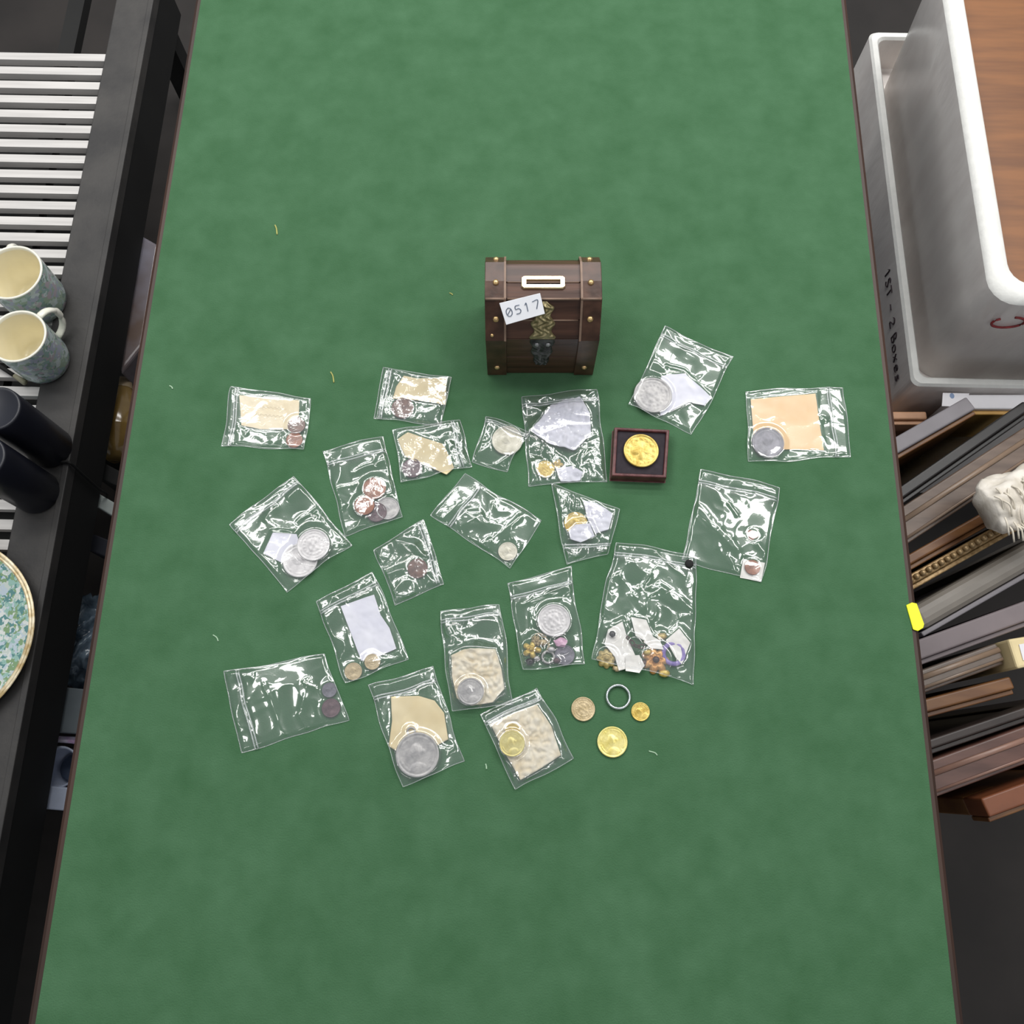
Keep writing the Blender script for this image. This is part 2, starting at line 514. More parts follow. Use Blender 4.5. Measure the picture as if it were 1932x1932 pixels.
for sx in (-1, 1):  # pale strip paints the highlight at each strap's bend
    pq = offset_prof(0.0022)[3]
    mesh('pale_seam_highlight', *tube([(sx * 0.0350, pq[0], pq[1]), (sx * 0.0535, pq[0], pq[1])], 0.0013, 6), M_PALELINE, chest, True, local=True)
# studs
def prof_point(i, t, off):
    a, b = np.array(PROF[i]), np.array(PROF[i + 1]); n_ = nrm2(a, b)
    return a + (b - a) * t + n_ * off, n_


for sx in (-1, 1):
    for (i, t, r) in ((0, 0.25, 0.0028), (2, 0.10, 0.0030), (3, 0.92, 0.0030), (5, 0.55, 0.0030), (7, 0.6, 0.0028)):
        p, n_ = prof_point(i, t, 0.0023)
        vv, ff = lathe([(r, 0), (r * 0.95, r * 0.3), (r * 0.7, r * 0.62), (r * 0.3, r * 0.8), (0.0001, r * 0.84)], (0, 0, 0), 16)
        q = Vector((0, 0, 1)).rotation_difference(Vector((0, n_[0], n_[1])))
        Mx = Matrix.Translation((sx * 0.0440, p[0], p[1])) @ q.to_matrix().to_4x4()
        mesh('stud', *xform((vv, ff), Mx), M_STUD, chest, True, local=True)
p, n_ = prof_point(1, 0.25, 0.0023)
vv, ff = lathe([(0.0018, 0), (0.0016, 0.0006), (0.0009, 0.0012), (0.0001, 0.0014)], (0, 0, 0), 14)
q = Vector((0, 0, 1)).rotation_difference(Vector((0, n_[0], n_[1])))
mesh('stud', *xform((vv, ff), Matrix.Translation((-0.0478, p[0], p[1])) @ q.to_matrix().to_4x4()), M_STUD, chest, True, local=True)
# coin slot plate
sl = []
z0, z1, yc = 0.1078, 0.1094, 0.0395
A_, B_, a_, b_ = 0.0205, 0.0068, 0.0152, 0.0018
ch_ = 0.002
outer = [(-A_ + ch_, -B_), (A_ - ch_, -B_), (A_, -B_ + ch_), (A_, B_ - ch_), (A_ - ch_, B_), (-A_ + ch_, B_), (-A_, B_ - ch_), (-A_, -B_ + ch_)]
innr = [(-a_, -b_), (a_, -b_), (a_, -b_), (a_, b_), (a_, b_), (-a_, b_), (-a_, b_), (-a_, -b_)]
v = []
for pts, z in ((outer, z0), ([(x * 0.97, y * 0.88) for x, y in outer], z1), ([(x * 1.04, y * 1.5) for x, y in innr], z1), (innr, z0 - 0.001)):
    v += [(x, yc + y, z) for x, y in pts]
f = []
for r_ in range(3):
    for i in range(8):
        f.append((r_ * 8 + i, r_ * 8 + (i + 1) % 8, (r_ + 1) * 8 + (i + 1) % 8, (r_ + 1) * 8 + i))
spl = mesh('slot_plate', v, f, M_BRASS, chest, local=True); spl['label'] = 'brass coin slot plate'
mesh('slot_opening', *box((-a_, yc - b_, z0 - 0.0012), (a_, yc + b_, z0 - 0.0004)), M_BLACK, spl, local=True)


def ornate(name, path, halfw, m, seed, th=0.0014, rel=0.0013, xoff=0.0):
    """scalloped cast plate following the chest's face; path: list of (y, z)"""
    P = [np.array(p) for p in path]
    L_ = [0]
    for a, b in zip(P, P[1:]): L_.append(L_[-1] + np.linalg.norm(b - a))
    nv, nu = 64, 30
    v, f = [], []
    for j in range(nv + 1):
        s = j / nv * L_[-1]
        i = min(len(P) - 2, max(0, int(np.searchsorted(L_, s)) - 1))
        t = (s - L_[i]) / (L_[i + 1] - L_[i])
        c = P[i] + (P[i + 1] - P[i]) * t
        n_ = nrm2(P[i], P[i + 1]); n_ = n_ if n_[0] < 0 or n_[1] > 0 else -n_
        w = halfw(j / nv)
        for u in range(nu + 1):
            q = u / nu * 2 - 1
            edge = max(0.0, 1 - q ** 8) * min(1, 10 * min(j, nv - j) / nv)
            h = th * edge + rel * edge * (0.5 + 0.5 * math.cos(q * 7.5 + 2.0 * math.sin(j * 0.33)) * math.cos(j * 0.42 + 1.2 * abs(q)))
            pp = c + n_ * (0.0004 + h)
            v.append((xoff + q * w, pp[0], pp[1]))
    for j in range(nv):
        for u in range(nu):
            a = j * (nu + 1) + u
            f.append((a, a + 1, a + nu + 2, a + nu + 1))
    return mesh(name, v, f, m, chest, True, local=True)


hasp = ornate('hasp', [(0.0222, 0.1043), (0.0112, 0.0888), (0.0, 0.073)],
              lambda t: 0.0012 + 0.0112 * min(1.0, (1.15 - t) * 5) ** 0.5 * min(1.0, t * 6 + 0.15) ** 0.5 * (0.60 + 0.28 * t + 0.17 * math.sin(t * 15.5 - 1.0)), M_OLDBRASS, 3, rel=0.0026)
hasp['label'] = 'antique brass scrollwork hasp'
lockp = ornate('lock_plate', [(0.0, 0.0725), (0.0, 0.020)],
               lambda t: 0.0008 + 0.0112 * (math.cos(t * 1.45) ** 0.5) * (0.9 + 0.1 * math.sin(t * 17)), M_IRON, 5, rel=0.0022)
lockp['label'] = 'dark cast iron lock plate'
for sx in (-1, 1):
    vv, ff = lathe([(0.0026, 0), (0.0022, 0.0014), (0.001, 0.0022), (0.0001, 0.0024)], (0, 0, 0), 14)
    Mx = Matrix.Translation((sx * 0.0054, -0.0022, 0.0665)) @ Matrix.Rotation(math.radians(90), 4, 'X')
    mesh('rivet', *xform((vv, ff), Mx), mat('steel_rivet', lin(150, 150, 152), 0.35, 0.7), lockp, True, local=True)
# sticker, tilted on the lid front
Rz_inv = Matrix.Rotation(-YAW, 3, 'Z')
pa, pb = np.array(PROF[2]), np.array(PROF[3]); sn = np.array([-0.6, 0.8]); pa = pb + sn * 0.0040


def on_sticker(px, py, lift=0.0):
    d = Rz_inv @ Vector(ray(px, py)); o_ = Rz_inv @ Vector(CAM - CH)
    base = pa + sn * lift
    k_ = ((base[0] - o_.y) * sn[0] + (base[1] - o_.z) * sn[1]) / (d.y * sn[0] + d.z * sn[1])
    return o_ + d * k_


sq = [(942, 572), (1019, 553), (1028, 592), (955, 613)]
v = [tuple(on_sticker(*p, 0)) for p in sq] + [tuple(on_sticker(*p, 0.0006)) for p in sq]
stk = bevel(mesh('price_sticker', v, [(3, 2, 1, 0), (4, 5, 6, 7), (0, 1, 5, 4), (1, 2, 6, 5), (2, 3, 7, 6), (3, 0, 4, 7)], M_STICKER, chest, local=True), 0.0002, 1)
stk['label'] = 'white sticker handwritten 0517'


def st_place(u, w):
    bx, by = 957 + u * 18.3, 598 - u * 5.0
    return on_sticker(bx + w * -4.0, by - w * 15.5, 0.0008)


lettering('0517', st_place, 0.00042, M_INK, stk, 0.92, True)

# ------------------------------------------------------------------ coins, papers, trinkets
def smst(a, b, x):
    t = np.clip((x - a) / (b - a), 0, 1)
    return t * t * (3 - 2 * t)


def coin_mesh(R, th, ang, kind=0, rings=26, seg=72):
    """disc with raised rim and low relief"""
    v, f = [], []
    rr = [(i / rings) * R * 0.985 for i in range(1, rings + 1)]
    ca, sa = math.cos(ang), math.sin(ang)
    v.append((0, 0, th))

    def relief(x, y):
        xr, yr = x * ca + y * sa, -x * sa + y * ca
        r = math.hypot(x, y); h = 0.0
        if r > 0.89: return 1.0
        if kind == 0:      # head in profile with shoulders
            d1 = math.hypot((xr + 0.02) / 0.30, (yr - 0.14) / 0.38)
            d2 = math.hypot((xr + 0.05) / 0.42, (yr + 0.62) / 0.30)
            d3 = math.hypot((xr - 0.27) / 0.12, (yr - 0.10) / 0.13)
            h = max(0.95 * max(0, 1 - d1 ** 3), 0.8 * max(0, 1 - d2 ** 3), 0.6 * max(0, 1 - d3 ** 2))
            h += 0.18 * math.sin(14 * xr + 5 * yr) * (d1 < 0.9) * (xr < 0.1)
        elif kind == 1:    # shield and wreath
            d = max(abs(xr) / 0.34, abs(yr - 0.02) / 0.42)
            h = 0.8 * max(0, 1 - d ** 6) * (0.55 + 0.45 * math.cos(16 * xr) * math.cos(12 * yr))
            h = max(h, 0.6 * max(0, 1 - abs(r - 0.58) / 0.09) * (0.5 + 0.5 * math.cos(18 * math.atan2(yr, xr))))
        else:              # four petals
            a = math.atan2(yr, xr)
            h = 0.9 * max(0, 1 - (r / (0.30 + 0.30 * abs(math.cos(2 * a)))) ** 4)
            h = max(h, 0.5 * max(0, 1 - abs(r - 0.70) / 0.08) * (0.5 + 0.5 * math.cos(14 * a)))
        if 0.74 < r < 0.85:
            a = math.atan2(yr, xr)
            h = max(h, 0.5 * (math.cos(a * 34) > -0.1) * (math.cos(a * 5.0 + 0.6) > -0.75))
        return h
    H = R * 0.05
    for r in rr:
        for k in range(seg):
            a = 2 * math.pi * k / seg; x, y = r * math.cos(a), r * math.sin(a)
            v.append((x, y, th - H + H * relief(x / R, y / R)))
    for r, z in ((R, th - R * 0.03), (R, R * 0.03), (R * 0.97, 0)):
        for k in range(seg):
            a = 2 * math.pi * k / seg; v.append((r * math.cos(a), r * math.sin(a), z))
    v[0] = (0, 0, th - H + H * relief(0, 0))
    for k in range(seg): f.append((0, 1 + k, 1 + (k + 1) % seg))
    n_ = rings + 3
    for i in range(n_ - 1):
        for k in range(seg):
            a, b = 1 + i * seg + k, 1 + i * seg + (k + 1) % seg
            f.append((a, a + seg, b + seg, b))
    f.append(tuple(1 + (n_ - 1) * seg + k for k in range(seg))[::-1])
    return v, f


def coin(px, py, rpx, metal, label, cat='coin', z=0.0, kind=0, ang=0.3, tilt=(0, 0), name='coin', group=None, thk=None):
    c = at(px, py, TZ + z); R = rpx * mpp(px, py, TZ + z); th = thk or max(0.0014, R * 0.13)
    vv, ff = coin_mesh(R, th, ang, kind)
    Mx = Matrix.Rotation(math.radians(tilt[0]), 4, 'X') @ Matrix.Rotation(math.radians(tilt[1]), 4, 'Y')
    lift = R * (abs(math.sin(math.radians(tilt[0]))) + abs(math.sin(math.radians(tilt[1]))))
    vv = [tuple((Mx @ Vector(p)) + Vector((c[0], c[1], TZ + z + 0.0005 + lift))) for p in vv]
    o = mesh(name, vv, ff, METAL[metal], None, True)
    tag(o, label, cat, group)
    return ('disc', c[0], c[1], R, z + 0.0005 + 2 * lift + th)


def poly_sd(X, Y, poly):
    """signed distance (negative inside)"""
    P = np.array(poly); d = np.full(X.shape, 1e9); ins = np.zeros(X.shape, bool)
    n = len(P)
    for i in range(n):
        a, b = P[i], P[(i + 1) % n]; e = b - a
        wx, wy = X - a[0], Y - a[1]
        t = np.clip((wx * e[0] + wy * e[1]) / (e @ e), 0, 1)
        d = np.minimum(d, np.hypot(wx - e[0] * t, wy - e[1] * t))
        c1 = (a[1] > Y) != (b[1] > Y)
        with np.errstate(divide='ignore', invalid='ignore'):
            xi = (b[0] - a[0]) * (Y - a[1]) / (b[1] - a[1]) + a[0]
        ins ^= c1 & (X < xi)
    return np.where(ins, -d, d)


def paper(pxs, kind, label, z=0.0006, crump=0.0008, freq=70, seed=1, cat='paper', name='paper_slip', lines=0, group=None):
    pts = [at(x, y, TZ + z)[:2] for x, y in pxs]
    ctr = np.mean(pts, axis=0)
    P = np.array(pts); nb = 96
    ln = [0]
    Q = np.vstack([P, P[:1]])
    for a, b in zip(Q, Q[1:]): ln.append(ln[-1] + np.linalg.norm(b - a))
    B = []
    for k in range(nb):
        s = k / nb * ln[-1]; i = min(len(P) - 1, int(np.searchsorted(ln, s, 'right')) - 1)
        B.append(Q[i] + (Q[i + 1] - Q[i]) * ((s - ln[i]) / (ln[i + 1] - ln[i])))
    # keep the true corners
    for i, p in enumerate(P):
        k = int(round(ln[i] / ln[-1] * nb)) % nb; B[k] = p
    B = np.array(B); rings = 20
    V = [tuple(ctr)]; 
    for r in range(1, rings + 1):
        for b in B: V.append(tuple(ctr + (b - ctr) * r / rings))
    V = np.array(V)
    hgt = crump * (0.55 + 0.9 * np.abs(perlin(V[:, 0] * freq, V[:, 1] * freq, seed)) * 1.2
                   + 0.45 * perlin(V[:, 0] * freq * 2.7, V[:, 1] * freq * 2.7, seed + 1))
    hgt = np.maximum(hgt, 0)
    zt = TZ + z + hgt
    n_ = len(V); th = 0.00018
    verts = [(V[i, 0], V[i, 1], zt[i] + th) for i in range(n_)] + [(V[i, 0], V[i, 1], zt[i]) for i in range(n_)]
    f = []
    for k in range(nb):
        k2 = (k + 1) % nb
        f.append((0, 1 + k, 1 + k2)); f.append((n_, n_ + 1 + k2, n_ + 1 + k))
        for r in range(rings - 1):
            a, b = 1 + r * nb + k, 1 + r * nb + k2
            f.append((a, a + nb, b + nb, b)); f.append((n_ + a, n_ + b, n_ + b + nb, n_ + a + nb))
        a, b = 1 + (rings - 1) * nb + k, 1 + (rings - 1) * nb + k2
        f.append((a, n_ + a, n_ + b, b))
    area = sum(B[i][0] * B[(i + 1) % nb][1] - B[(i + 1) % nb][0] * B[i][1] for i in range(nb))
    if area < 0: f = [g[::-1] for g in f]
    o = mesh(name, verts, f, PAPERS[kind], None, crump > 0.0012)
    tag(o, label, cat, group)
    if lines:     # faint pencil writing
        rnd = random.Random(seed); parts = []
        u = P[1] - P[0]; w = P[-1] - P[0]
        for li in range(lines):
            s0 = 0.22 + 0.05 * rnd.random(); t_ = 0.32 + li * 0.26; pp = []
            for q in range(26):
                s_ = s0 + q * 0.02
                g = P[0] + u * s_ + w * (t_ + 0.035 * math.sin(q * 1.9 + li) + 0.02 * rnd.random())
                pp.append((g[0], g[1], TZ + z + crump * 1.25 + 0.0003))
            parts.append(tube(pp, 0.00022, 5, 0.4))
        mesh('handwriting', *join(*parts), mat('pencil_line', lin(204, 188, 152), 0.8, 0, 0.1, 100), o)
    return ('poly', pts, z + th + crump * 1.25)


def ring_torus(px, py, rpx, tpx, m, label, z=0.0, cat='ring', name='ring', flat=1.0, group=None):
    c = at(px, py, TZ + z); s = mpp(px, py); R, r = rpx * s, tpx * s
    pts = [(c[0] + R * math.cos(a), c[1] + R * math.sin(a), TZ + z + r * flat + 0.0003) for a in np.linspace(0, 2 * math.pi, 64, endpoint=False)]
    o = mesh(name, *tube(pts, r, 14, flat, True), m, None, True)
    tag(o, label, cat, group)
    return ('disc', c[0], c[1], R + r, z + 2 * r * flat)


def lump(px, py, sxp, syp, hgt, m, label, cat, name, z=0.0, seed=0, rough=0.25, ang=0, smooth=True, sub=3, group=None):
    """irregular small solid: shell chip, bead, nugget"""
    c = at(px, py, TZ + z); s = mpp(px, py)
    bm = bmesh.new(); bmesh.ops.create_icosphere(bm, subdivisions=sub, radius=1.0)
    vs = [np.array(q.co) for q in bm.verts]; fs = [[q.index for q in fc.verts] for fc in bm.faces]; bm.free()
    out = []
    ca, sa = math.cos(ang), math.sin(ang)
    for q in vs:
        n_ = 1 + rough * float(perlin([q[0] * 1.7 + q[2] * 2.3 + 9], [q[1] * 1.7 - q[2] * 1.9 + 5], seed)[0])
        x, y = q[0] * n_ * sxp * s, q[1] * n_ * syp * s
        out.append((c[0] + x * ca - y * sa, c[1] + x * sa + y * ca, TZ + z + 0.0006 + max(0, (q[2] * n_ + 0.8)) / 1.8 * hgt))
    o = mesh(name, out, fs, m, None, smooth)
    tag(o, label, cat, group)
    return ('disc', c[0], c[1], max(sxp, syp) * s * 0.9, z + 0.0006 + hgt)


def flower(px, py, rpx, hgt, m, label, cat, name, petals=6, z=0.0, ang=0.0, inner=0.5, centre=None):
    """cast brooch: domed petals with a raised boss"""
    c = at(px, py, TZ + z); R = rpx * mpp(px, py); nr, ns = 14, 72
    v = [(c[0], c[1], TZ + z + 0.0006 + hgt)]; f = []
    for i in range(1, nr + 1):
        for k in range(ns):
            a = 2 * math.pi * k / ns
            rmax = R * (inner + (1 - inner) * abs(math.cos(petals * (a - ang) / 2)) ** 0.7)
            q = i / nr; h = hgt * (0.75 * (1 - q ** 3) + 0.35 * math.exp(-((q - 0.0) / 0.22) ** 2) - 0.35 * math.exp(-((q - 0.36) / 0.12) ** 2)) + hgt * 0.12
            v.append((c[0] + rmax * q * math.cos(a), c[1] + rmax * q * math.sin(a), TZ + z + 0.0006 + max(0.0002, h)))
    for k in range(ns):
        f.append((0, 1 + k, 1 + (k + 1) % ns))
        for i in range(nr - 1):
            a, b = 1 + i * ns + k, 1 + i * ns + (k + 1) % ns
            f.append((a, a + ns, b + ns, b))
    nb = len(v)
    for k in range(ns):
        q = v[1 + (nr - 1) * ns + k]; v.append((q[0], q[1], TZ + z + 0.0005))
    for k in range(ns):
        a, b = 1 + (nr - 1) * ns + k, 1 + (nr - 1) * ns + (k + 1) % ns
        f.append((a, nb + k, nb + (k + 1) % ns, b))
    f.append(tuple(nb + k for k in range(ns))[::-1])
    if centre is not None:
        root = thing(name, label, cat, (c[0], c[1], TZ + z + 0.0005))
        mesh('petals', v, f, m, root, True)
        vv, ff = lathe([(R * 0.24, 0), (R * 0.22, R * 0.1), (R * 0.12, R * 0.18), (0.00005, R * 0.2)], (c[0], c[1], TZ + z + 0.0006 + hgt * 0.86), 20)
        mesh('stone', vv, ff, centre, root, True)
    else:
        tag(mesh(name, v, f, m, None, True), label, cat)
    return ('disc', c[0], c[1], R, z + 0.0006 + hgt * 1.25)


def chain(pxs, m, label, z=0.0, r=0.0011, cat='chain', name='chain'):
    pts = smooth_path([tuple(at(x, y, TZ + z)) for x, y in pxs], 10)
    root_o = at(*pxs[0], TZ + z)
    parts = []; acc = 0; step = r * 3.0
    last = pts[0]; flip = 0
    walk = [pts[0]]
    for p in pts[1:]:
        acc += np.linalg.norm(p - last); last = p
        if acc >= step: walk.append(p); acc = 0
    links = []
    for i in range(len(walk) - 1):
        a, b = walk[i], walk[i + 1]; d = b - a; d = d / (np.linalg.norm(d) + 1e-9)
        s = np.array([-d[1], d[0], 0]); up = np.array([0, 0, 1])
        w = s if i % 2 else 0.5 * s + 0.6 * up
        c = (a + b) / 2
        links.append(tube([c + d * (r * 2.0 * math.cos(q)) + w * (r * 1.1 * math.sin(q)) + up * r * 1.2 for q in np.linspace(0, 2 * math.pi, 12, endpoint=False)], r * 0.38, 6, 1, True))
    tag(mesh(name, *join(*links), m, None, True), label, cat)
    mid = walk[len(walk) // 2]
    return ('disc', mid[0], mid[1], 0.006, z + r * 3)


# ------------------------------------------------------------------ resealable bags
def bag(label, quad, tz, contents=(), seed=1, amp=1.0, freq=1.0, creases=(), film=None, zoff=0.0, bulge=0.0016, warp=0.0, dirn=None, flatzip=True):
    film = film or M_FILM
    amp *= 1.3 if film is M_FILM_CRISP else 1.1
    q = [at(x, y, TZ)[:2] for x, y in quad]
    ctr = np.mean(q, axis=0)
    root = thing('plastic_bag', label, 'plastic bag', (ctr[0], ctr[1], TZ + zoff), group='clear resealable bags laid out on the baize')
    W = (np.linalg.norm(q[1] - q[0]) + np.linalg.norm(q[2] - q[3])) / 2
    H = (np.linalg.norm(q[3] - q[0]) + np.linalg.norm(q[2] - q[1])) / 2

    def sheet(step, back=False):
        ns, nt = max(8, int(W / step)), max(8, int(H / step))
        S, T = np.meshgrid(np.linspace(0, 1, ns + 1), np.linspace(0, 1, nt + 1))
        X = (q[0][0] * (1 - S) + q[1][0] * S) * (1 - T) + (q[3][0] * (1 - S) + q[2][0] * S) * T
        Y = (q[0][1] * (1 - S) + q[1][1] * S) * (1 - T) + (q[3][1] * (1 - S) + q[2][1] * S) * T
        wob = 0.0022 + warp
        X2 = X + wob * perlin(X * 28 + 3, Y * 28, seed + 50); Y2 = Y + wob * perlin(X * 28, Y * 28 + 7, seed + 51)
        ds = np.minimum(S, 1 - S) * W; dt = np.minimum(T, 1 - T) * H
        e = smst(0, 0.004, np.minimum(ds, dt))
        if back:
            Z = np.full(X.shape, 0.00015)
        else:
            # creases: warped ridged noise gives sharp folds between flat facets
            fr = 25 * freq
            wx = X2 + 0.010 * perlin(X2 * 34, Y2 * 34, seed + 1); wy = Y2 + 0.010 * perlin(X2 * 34 + 9, Y2 * 34, seed + 2)
            if dirn is not None:
                a = math.radians(dirn); ua = wx * math.cos(a) + wy * math.sin(a); va = -wx * math.sin(a) + wy * math.cos(a)
                wx, wy = ua * 0.42, va * 1.25
            r1 = 1 - np.abs(perlin(wx * fr, wy * fr, seed + 3)) * 1.6
            r2 = 1 - np.abs(perlin(wx * fr * 2.3 + 5, wy * fr * 2.3, seed + 4)) * 1.6
            r3 = np.abs(perlin(wx * fr * 4.6 + 5, wy * fr * 4.6, seed + 5))
            patch = smst(-0.35, 0.35, perlin(X2 * 22 + 2, Y2 * 22, seed + 6))
            w = amp * (0.0030 * np.clip(r1, 0, 1) + patch * (0.0011 * np.clip(r2, 0, 1) + 0.0003 * r3))
            for (x0, y0, x1, y1, wd, hm) in creases:
                a, b = at(x0, y0)[:2], at(x1, y1)[:2]; d = b - a; Ld = np.linalg.norm(d); d = d / Ld
                al = (X - a[0]) * d[0] + (Y - a[1]) * d[1]; ac = -(X - a[0]) * d[1] + (Y - a[1]) * d[0]
                ac = ac + 0.0015 * perlin(al * 60, al * 0 + seed, seed + 8)
                wm = wd * mpp(x0, y0)
                w = w + hm * 0.00055 * np.exp(-np.abs(ac / (wm * 1.25)) ** 1.4) * smst(-0.1, 0.1, al / Ld) * (1 - smst(0.9, 1.1, al / Ld))
            cz = np.zeros(X.shape); calm = np.ones(X.shape)
            for it in contents:
                if it[0] == 'disc':
                    d = np.hypot(X2 - it[1], Y2 - it[2]) - it[3]
                else:
                    d = poly_sd(X2, Y2, it[1])
                top = it[-1] + 0.0005
                dd = np.maximum(d - 0.0008, 0)
                cz = np.maximum(cz, top * np.exp(-(dd / 0.0075) ** 1.1))
                calm = np.minimum(calm, 0.5 + 0.5 * smst(-0.002, 0.004, d))
            bul = bulge * 4 * S * (1 - S) * smst(0, 0.25, T) * smst(0, 0.25, 1 - T)
            Z = 0.00045 + e * (w * calm + bul * calm)
            ze = smst(0, 0.0025, np.minimum(ds, dt))
            Z = np.maximum(Z, cz * ze + e * w * calm * 0.5 + cz * 0.0)
            Z = np.maximum(Z, cz + e * w * calm * 0.35)
            if flatzip:
                zf = np.exp(-((T - tz) * H / 0.004) ** 2)
                Z = Z * (1 - 0.5 * zf) + 0.0009 * zf
        V = np.stack([X2, Y2, TZ + zoff + Z], -1)
        return S, T, V

    def grid_faces(nt, ns):
        f = []
        for j in range(nt - 1):
            for i in range(ns - 1):
                a = j * ns + i; f.append((a, a + 1, a + ns + 1, a + ns))
        return f
    ar = (q[1][0] - q[0][0]) * (q[3][1] - q[0][1]) - (q[1][1] - q[0][1]) * (q[3][0] - q[0][0])
    flip = ar < 0
    S, T, V = sheet(0.00085)
    nt, ns = S.shape
    fs = grid_faces(nt, ns)
    mesh('front_film', V.reshape(-1, 3), [g[::-1] for g in fs] if flip else fs, film, root, True)
    S2, T2, V2 = sheet(0.004, True)
    fs2 = grid_faces(*S2.shape)
    mesh('back_film', V2.reshape(-1, 3), [g[::-1] for g in fs2] if flip else fs2, M_BACK, root, True)
    # press seal: two fine ribs across the bag
    jz = int(round(tz * (nt - 1)))
    ribs = []
    for dj in (-1, 2):
        row = V[min(nt - 1, max(0, jz + dj))].copy(); row[:, 2] += 0.0005
        ribs.append(tube([tuple(p) for p in row[::3]], 0.00075, 6, 0.8))
    mesh('zip_seal', *join(*ribs), M_ZIP, root, True)
    # welded rim
    rim = [V[0, i] for i in range(0, ns, 3)] + [V[j, ns - 1] for j in range(0, nt, 3)] + [V[nt - 1, i] for i in range(ns - 1, -1, -3)] + [V[j, 0] for j in range(nt - 1, 0, -3)]
    mesh('seam', *tube([tuple(p) for p in rim], 0.0004, 5, 0.5, True), M_SEAM, root, True)
    return root


# 1: cream slip and copper coins, zip at the left
c = [paper([(452, 746), (565, 756), (563, 811), (490, 810), (456, 803)], 'cream', 'rectangular cream paper slip in the leftmost upper bag', seed=2, lines=2),
     coin(560, 803, 16.5, 'brown', 'small brown coin on the corner of the cream slip in the leftmost upper bag', z=0.0014, ang=0.2),
     coin(556, 831, 15.5, 'copper', 'small reddish copper coin at the bottom right corner of the leftmost upper bag', z=0.0006, ang=1.2)]
bag('clear bag with a rectangular cream slip and two copper coins, leftmost of all', [(419, 841), (437, 728), (588, 751), (574, 850)], 0.09, c, 11, 0.6, 1.0,
    [(445, 800, 470, 822, 3, 1.5), (470, 742, 500, 746, 3, 1.5)])
# 2: wavy buff slip and a brown coin
c = [paper([(762, 710), (790, 715), (843, 714), (841, 765), (800, 757), (741, 753), (748, 730)], 'buff', 'wavy-edged buff paper slip in the bag in front of the chest\'s left', crump=0.0014, freq=35, seed=3, lines=1),
     coin(760, 771, 21, 'brown', 'brown bronze coin peeking out under the wavy buff paper slip', z=0.0004, ang=0.5)]
bag('small crinkled bag with a wavy buff slip above a brown coin', [(705, 789), (723, 694), (852, 713), (832, 807)], 0.10, c, 23, 1.0, 1.35, [(725, 705, 715, 775, 5, 2), (740, 700, 770, 705, 4, 1.5)], M_FILM_CRISP)
# 3: folded cream slip
c = [paper([(750, 830), (770, 817), (837, 839), (857, 883), (843, 897), (803, 879), (765, 862)], 'buff', 'crumpled buff paper slip cut at slanting angles, left of the round silver coin', crump=0.0016, freq=40, seed=4),
     coin(778, 884, 19, 'plum', 'dull plum-brown coin below the crumpled buff slip', z=0.0004, ang=0.5)]
bag('crinkled bag with a slanting buff slip over a plum-brown coin', [(868, 792), (890, 880), (757, 912), (741, 812)], 0.12, c, 31, 0.9, 1.2,
    [(815, 842, 850, 860, 6, 2.5), (800, 900, 835, 860, 3, 1.6)], M_FILM_CRISP, zoff=0.0006)
# 4: copper and grey coins
c = [coin(732, 960, 22, 'silver', 'greyish-pink coin at the right of a cluster of four coins in one bag', z=0.0004, ang=0.9),
     coin(711, 967, 19, 'plum', 'dull plum coin wedged among copper coins in one bag', z=0.0006, ang=2.0, kind=1),
     coin(688, 954, 19, 'copper', 'bright copper coin at the left of a cluster of four coins', z=0.0026, ang=0.4),
     coin(707, 922, 21.5, 'copper', 'dark copper coin with a pale rim at the top of a cluster of four coins', z=0.0026, kind=1)]
bag('bag with a cluster of four copper and grey coins, wavy zip across its top', [(609, 850), (724, 823), (758, 977), (652, 1010)], 0.17, c, 47, 1.0, 0.9,
    [(615, 880, 665, 862, 4, 2.0), (665, 892, 735, 868, 5, 3.2), (625, 930, 690, 905, 4, 2.2), (630, 968, 668, 948, 3, 1.5), (735, 905, 740, 930, 3, 1.5)])
# 5: coin in a twist of film
c = [coin(957, 832, 29, 'nickel', 'pale champagne silver coin wrapped in a small twist of film', z=0.0004, ang=0.6, kind=0)]
bag('smallest bag, wrapped tightly around one pale silver coin', [(916, 787), (997, 814), (958, 890), (892, 868)], 0.10, c, 53, 0.9, 1.5, [(915, 800, 905, 860, 3, 2.0), (935, 878, 975, 862, 3, 2)], warp=0.001)
# 6: crumpled white paper with gold bits
c = [paper([(1038, 768), (1066, 756), (1094, 751), (1112, 780), (1115, 821), (1084, 852), (1038, 840), (1000, 816), (1022, 790)], 'white', 'large crumpled white paper in the bag left of the medal case', crump=0.0038, freq=100, seed=6, name='crumpled_paper'),
     coin(1029, 886, 17, 'gold', 'small gold coin at the lower left of the bag beside the medal case', z=0.0004, kind=1),
     flower(1052, 877, 11, 0.0025, METAL['gold'], 'small golden flower trinket beside a gold coin, under crumpled white paper', 'trinket', 'trinket', 5),
     paper([(1048, 885), (1078, 880), (1100, 892), (1094, 908), (1058, 910)], 'white', 'small crumpled white paper wad beside the gold coin left of the medal case', crump=0.0020, freq=80, seed=16, name='crumpled_paper')]
bag('crinkled bag stuffed with crumpled white paper and a gold coin, left of the medal case', [(983, 749), (1125, 734), (1144, 908), (999, 917)], 0.11, c, 61, 1.1, 1.3,
    [(1105, 745, 1120, 765, 4, 2), (1105, 835, 1130, 820, 5, 2.4), (1110, 850, 1135, 880, 5, 2)], M_FILM_CRISP)
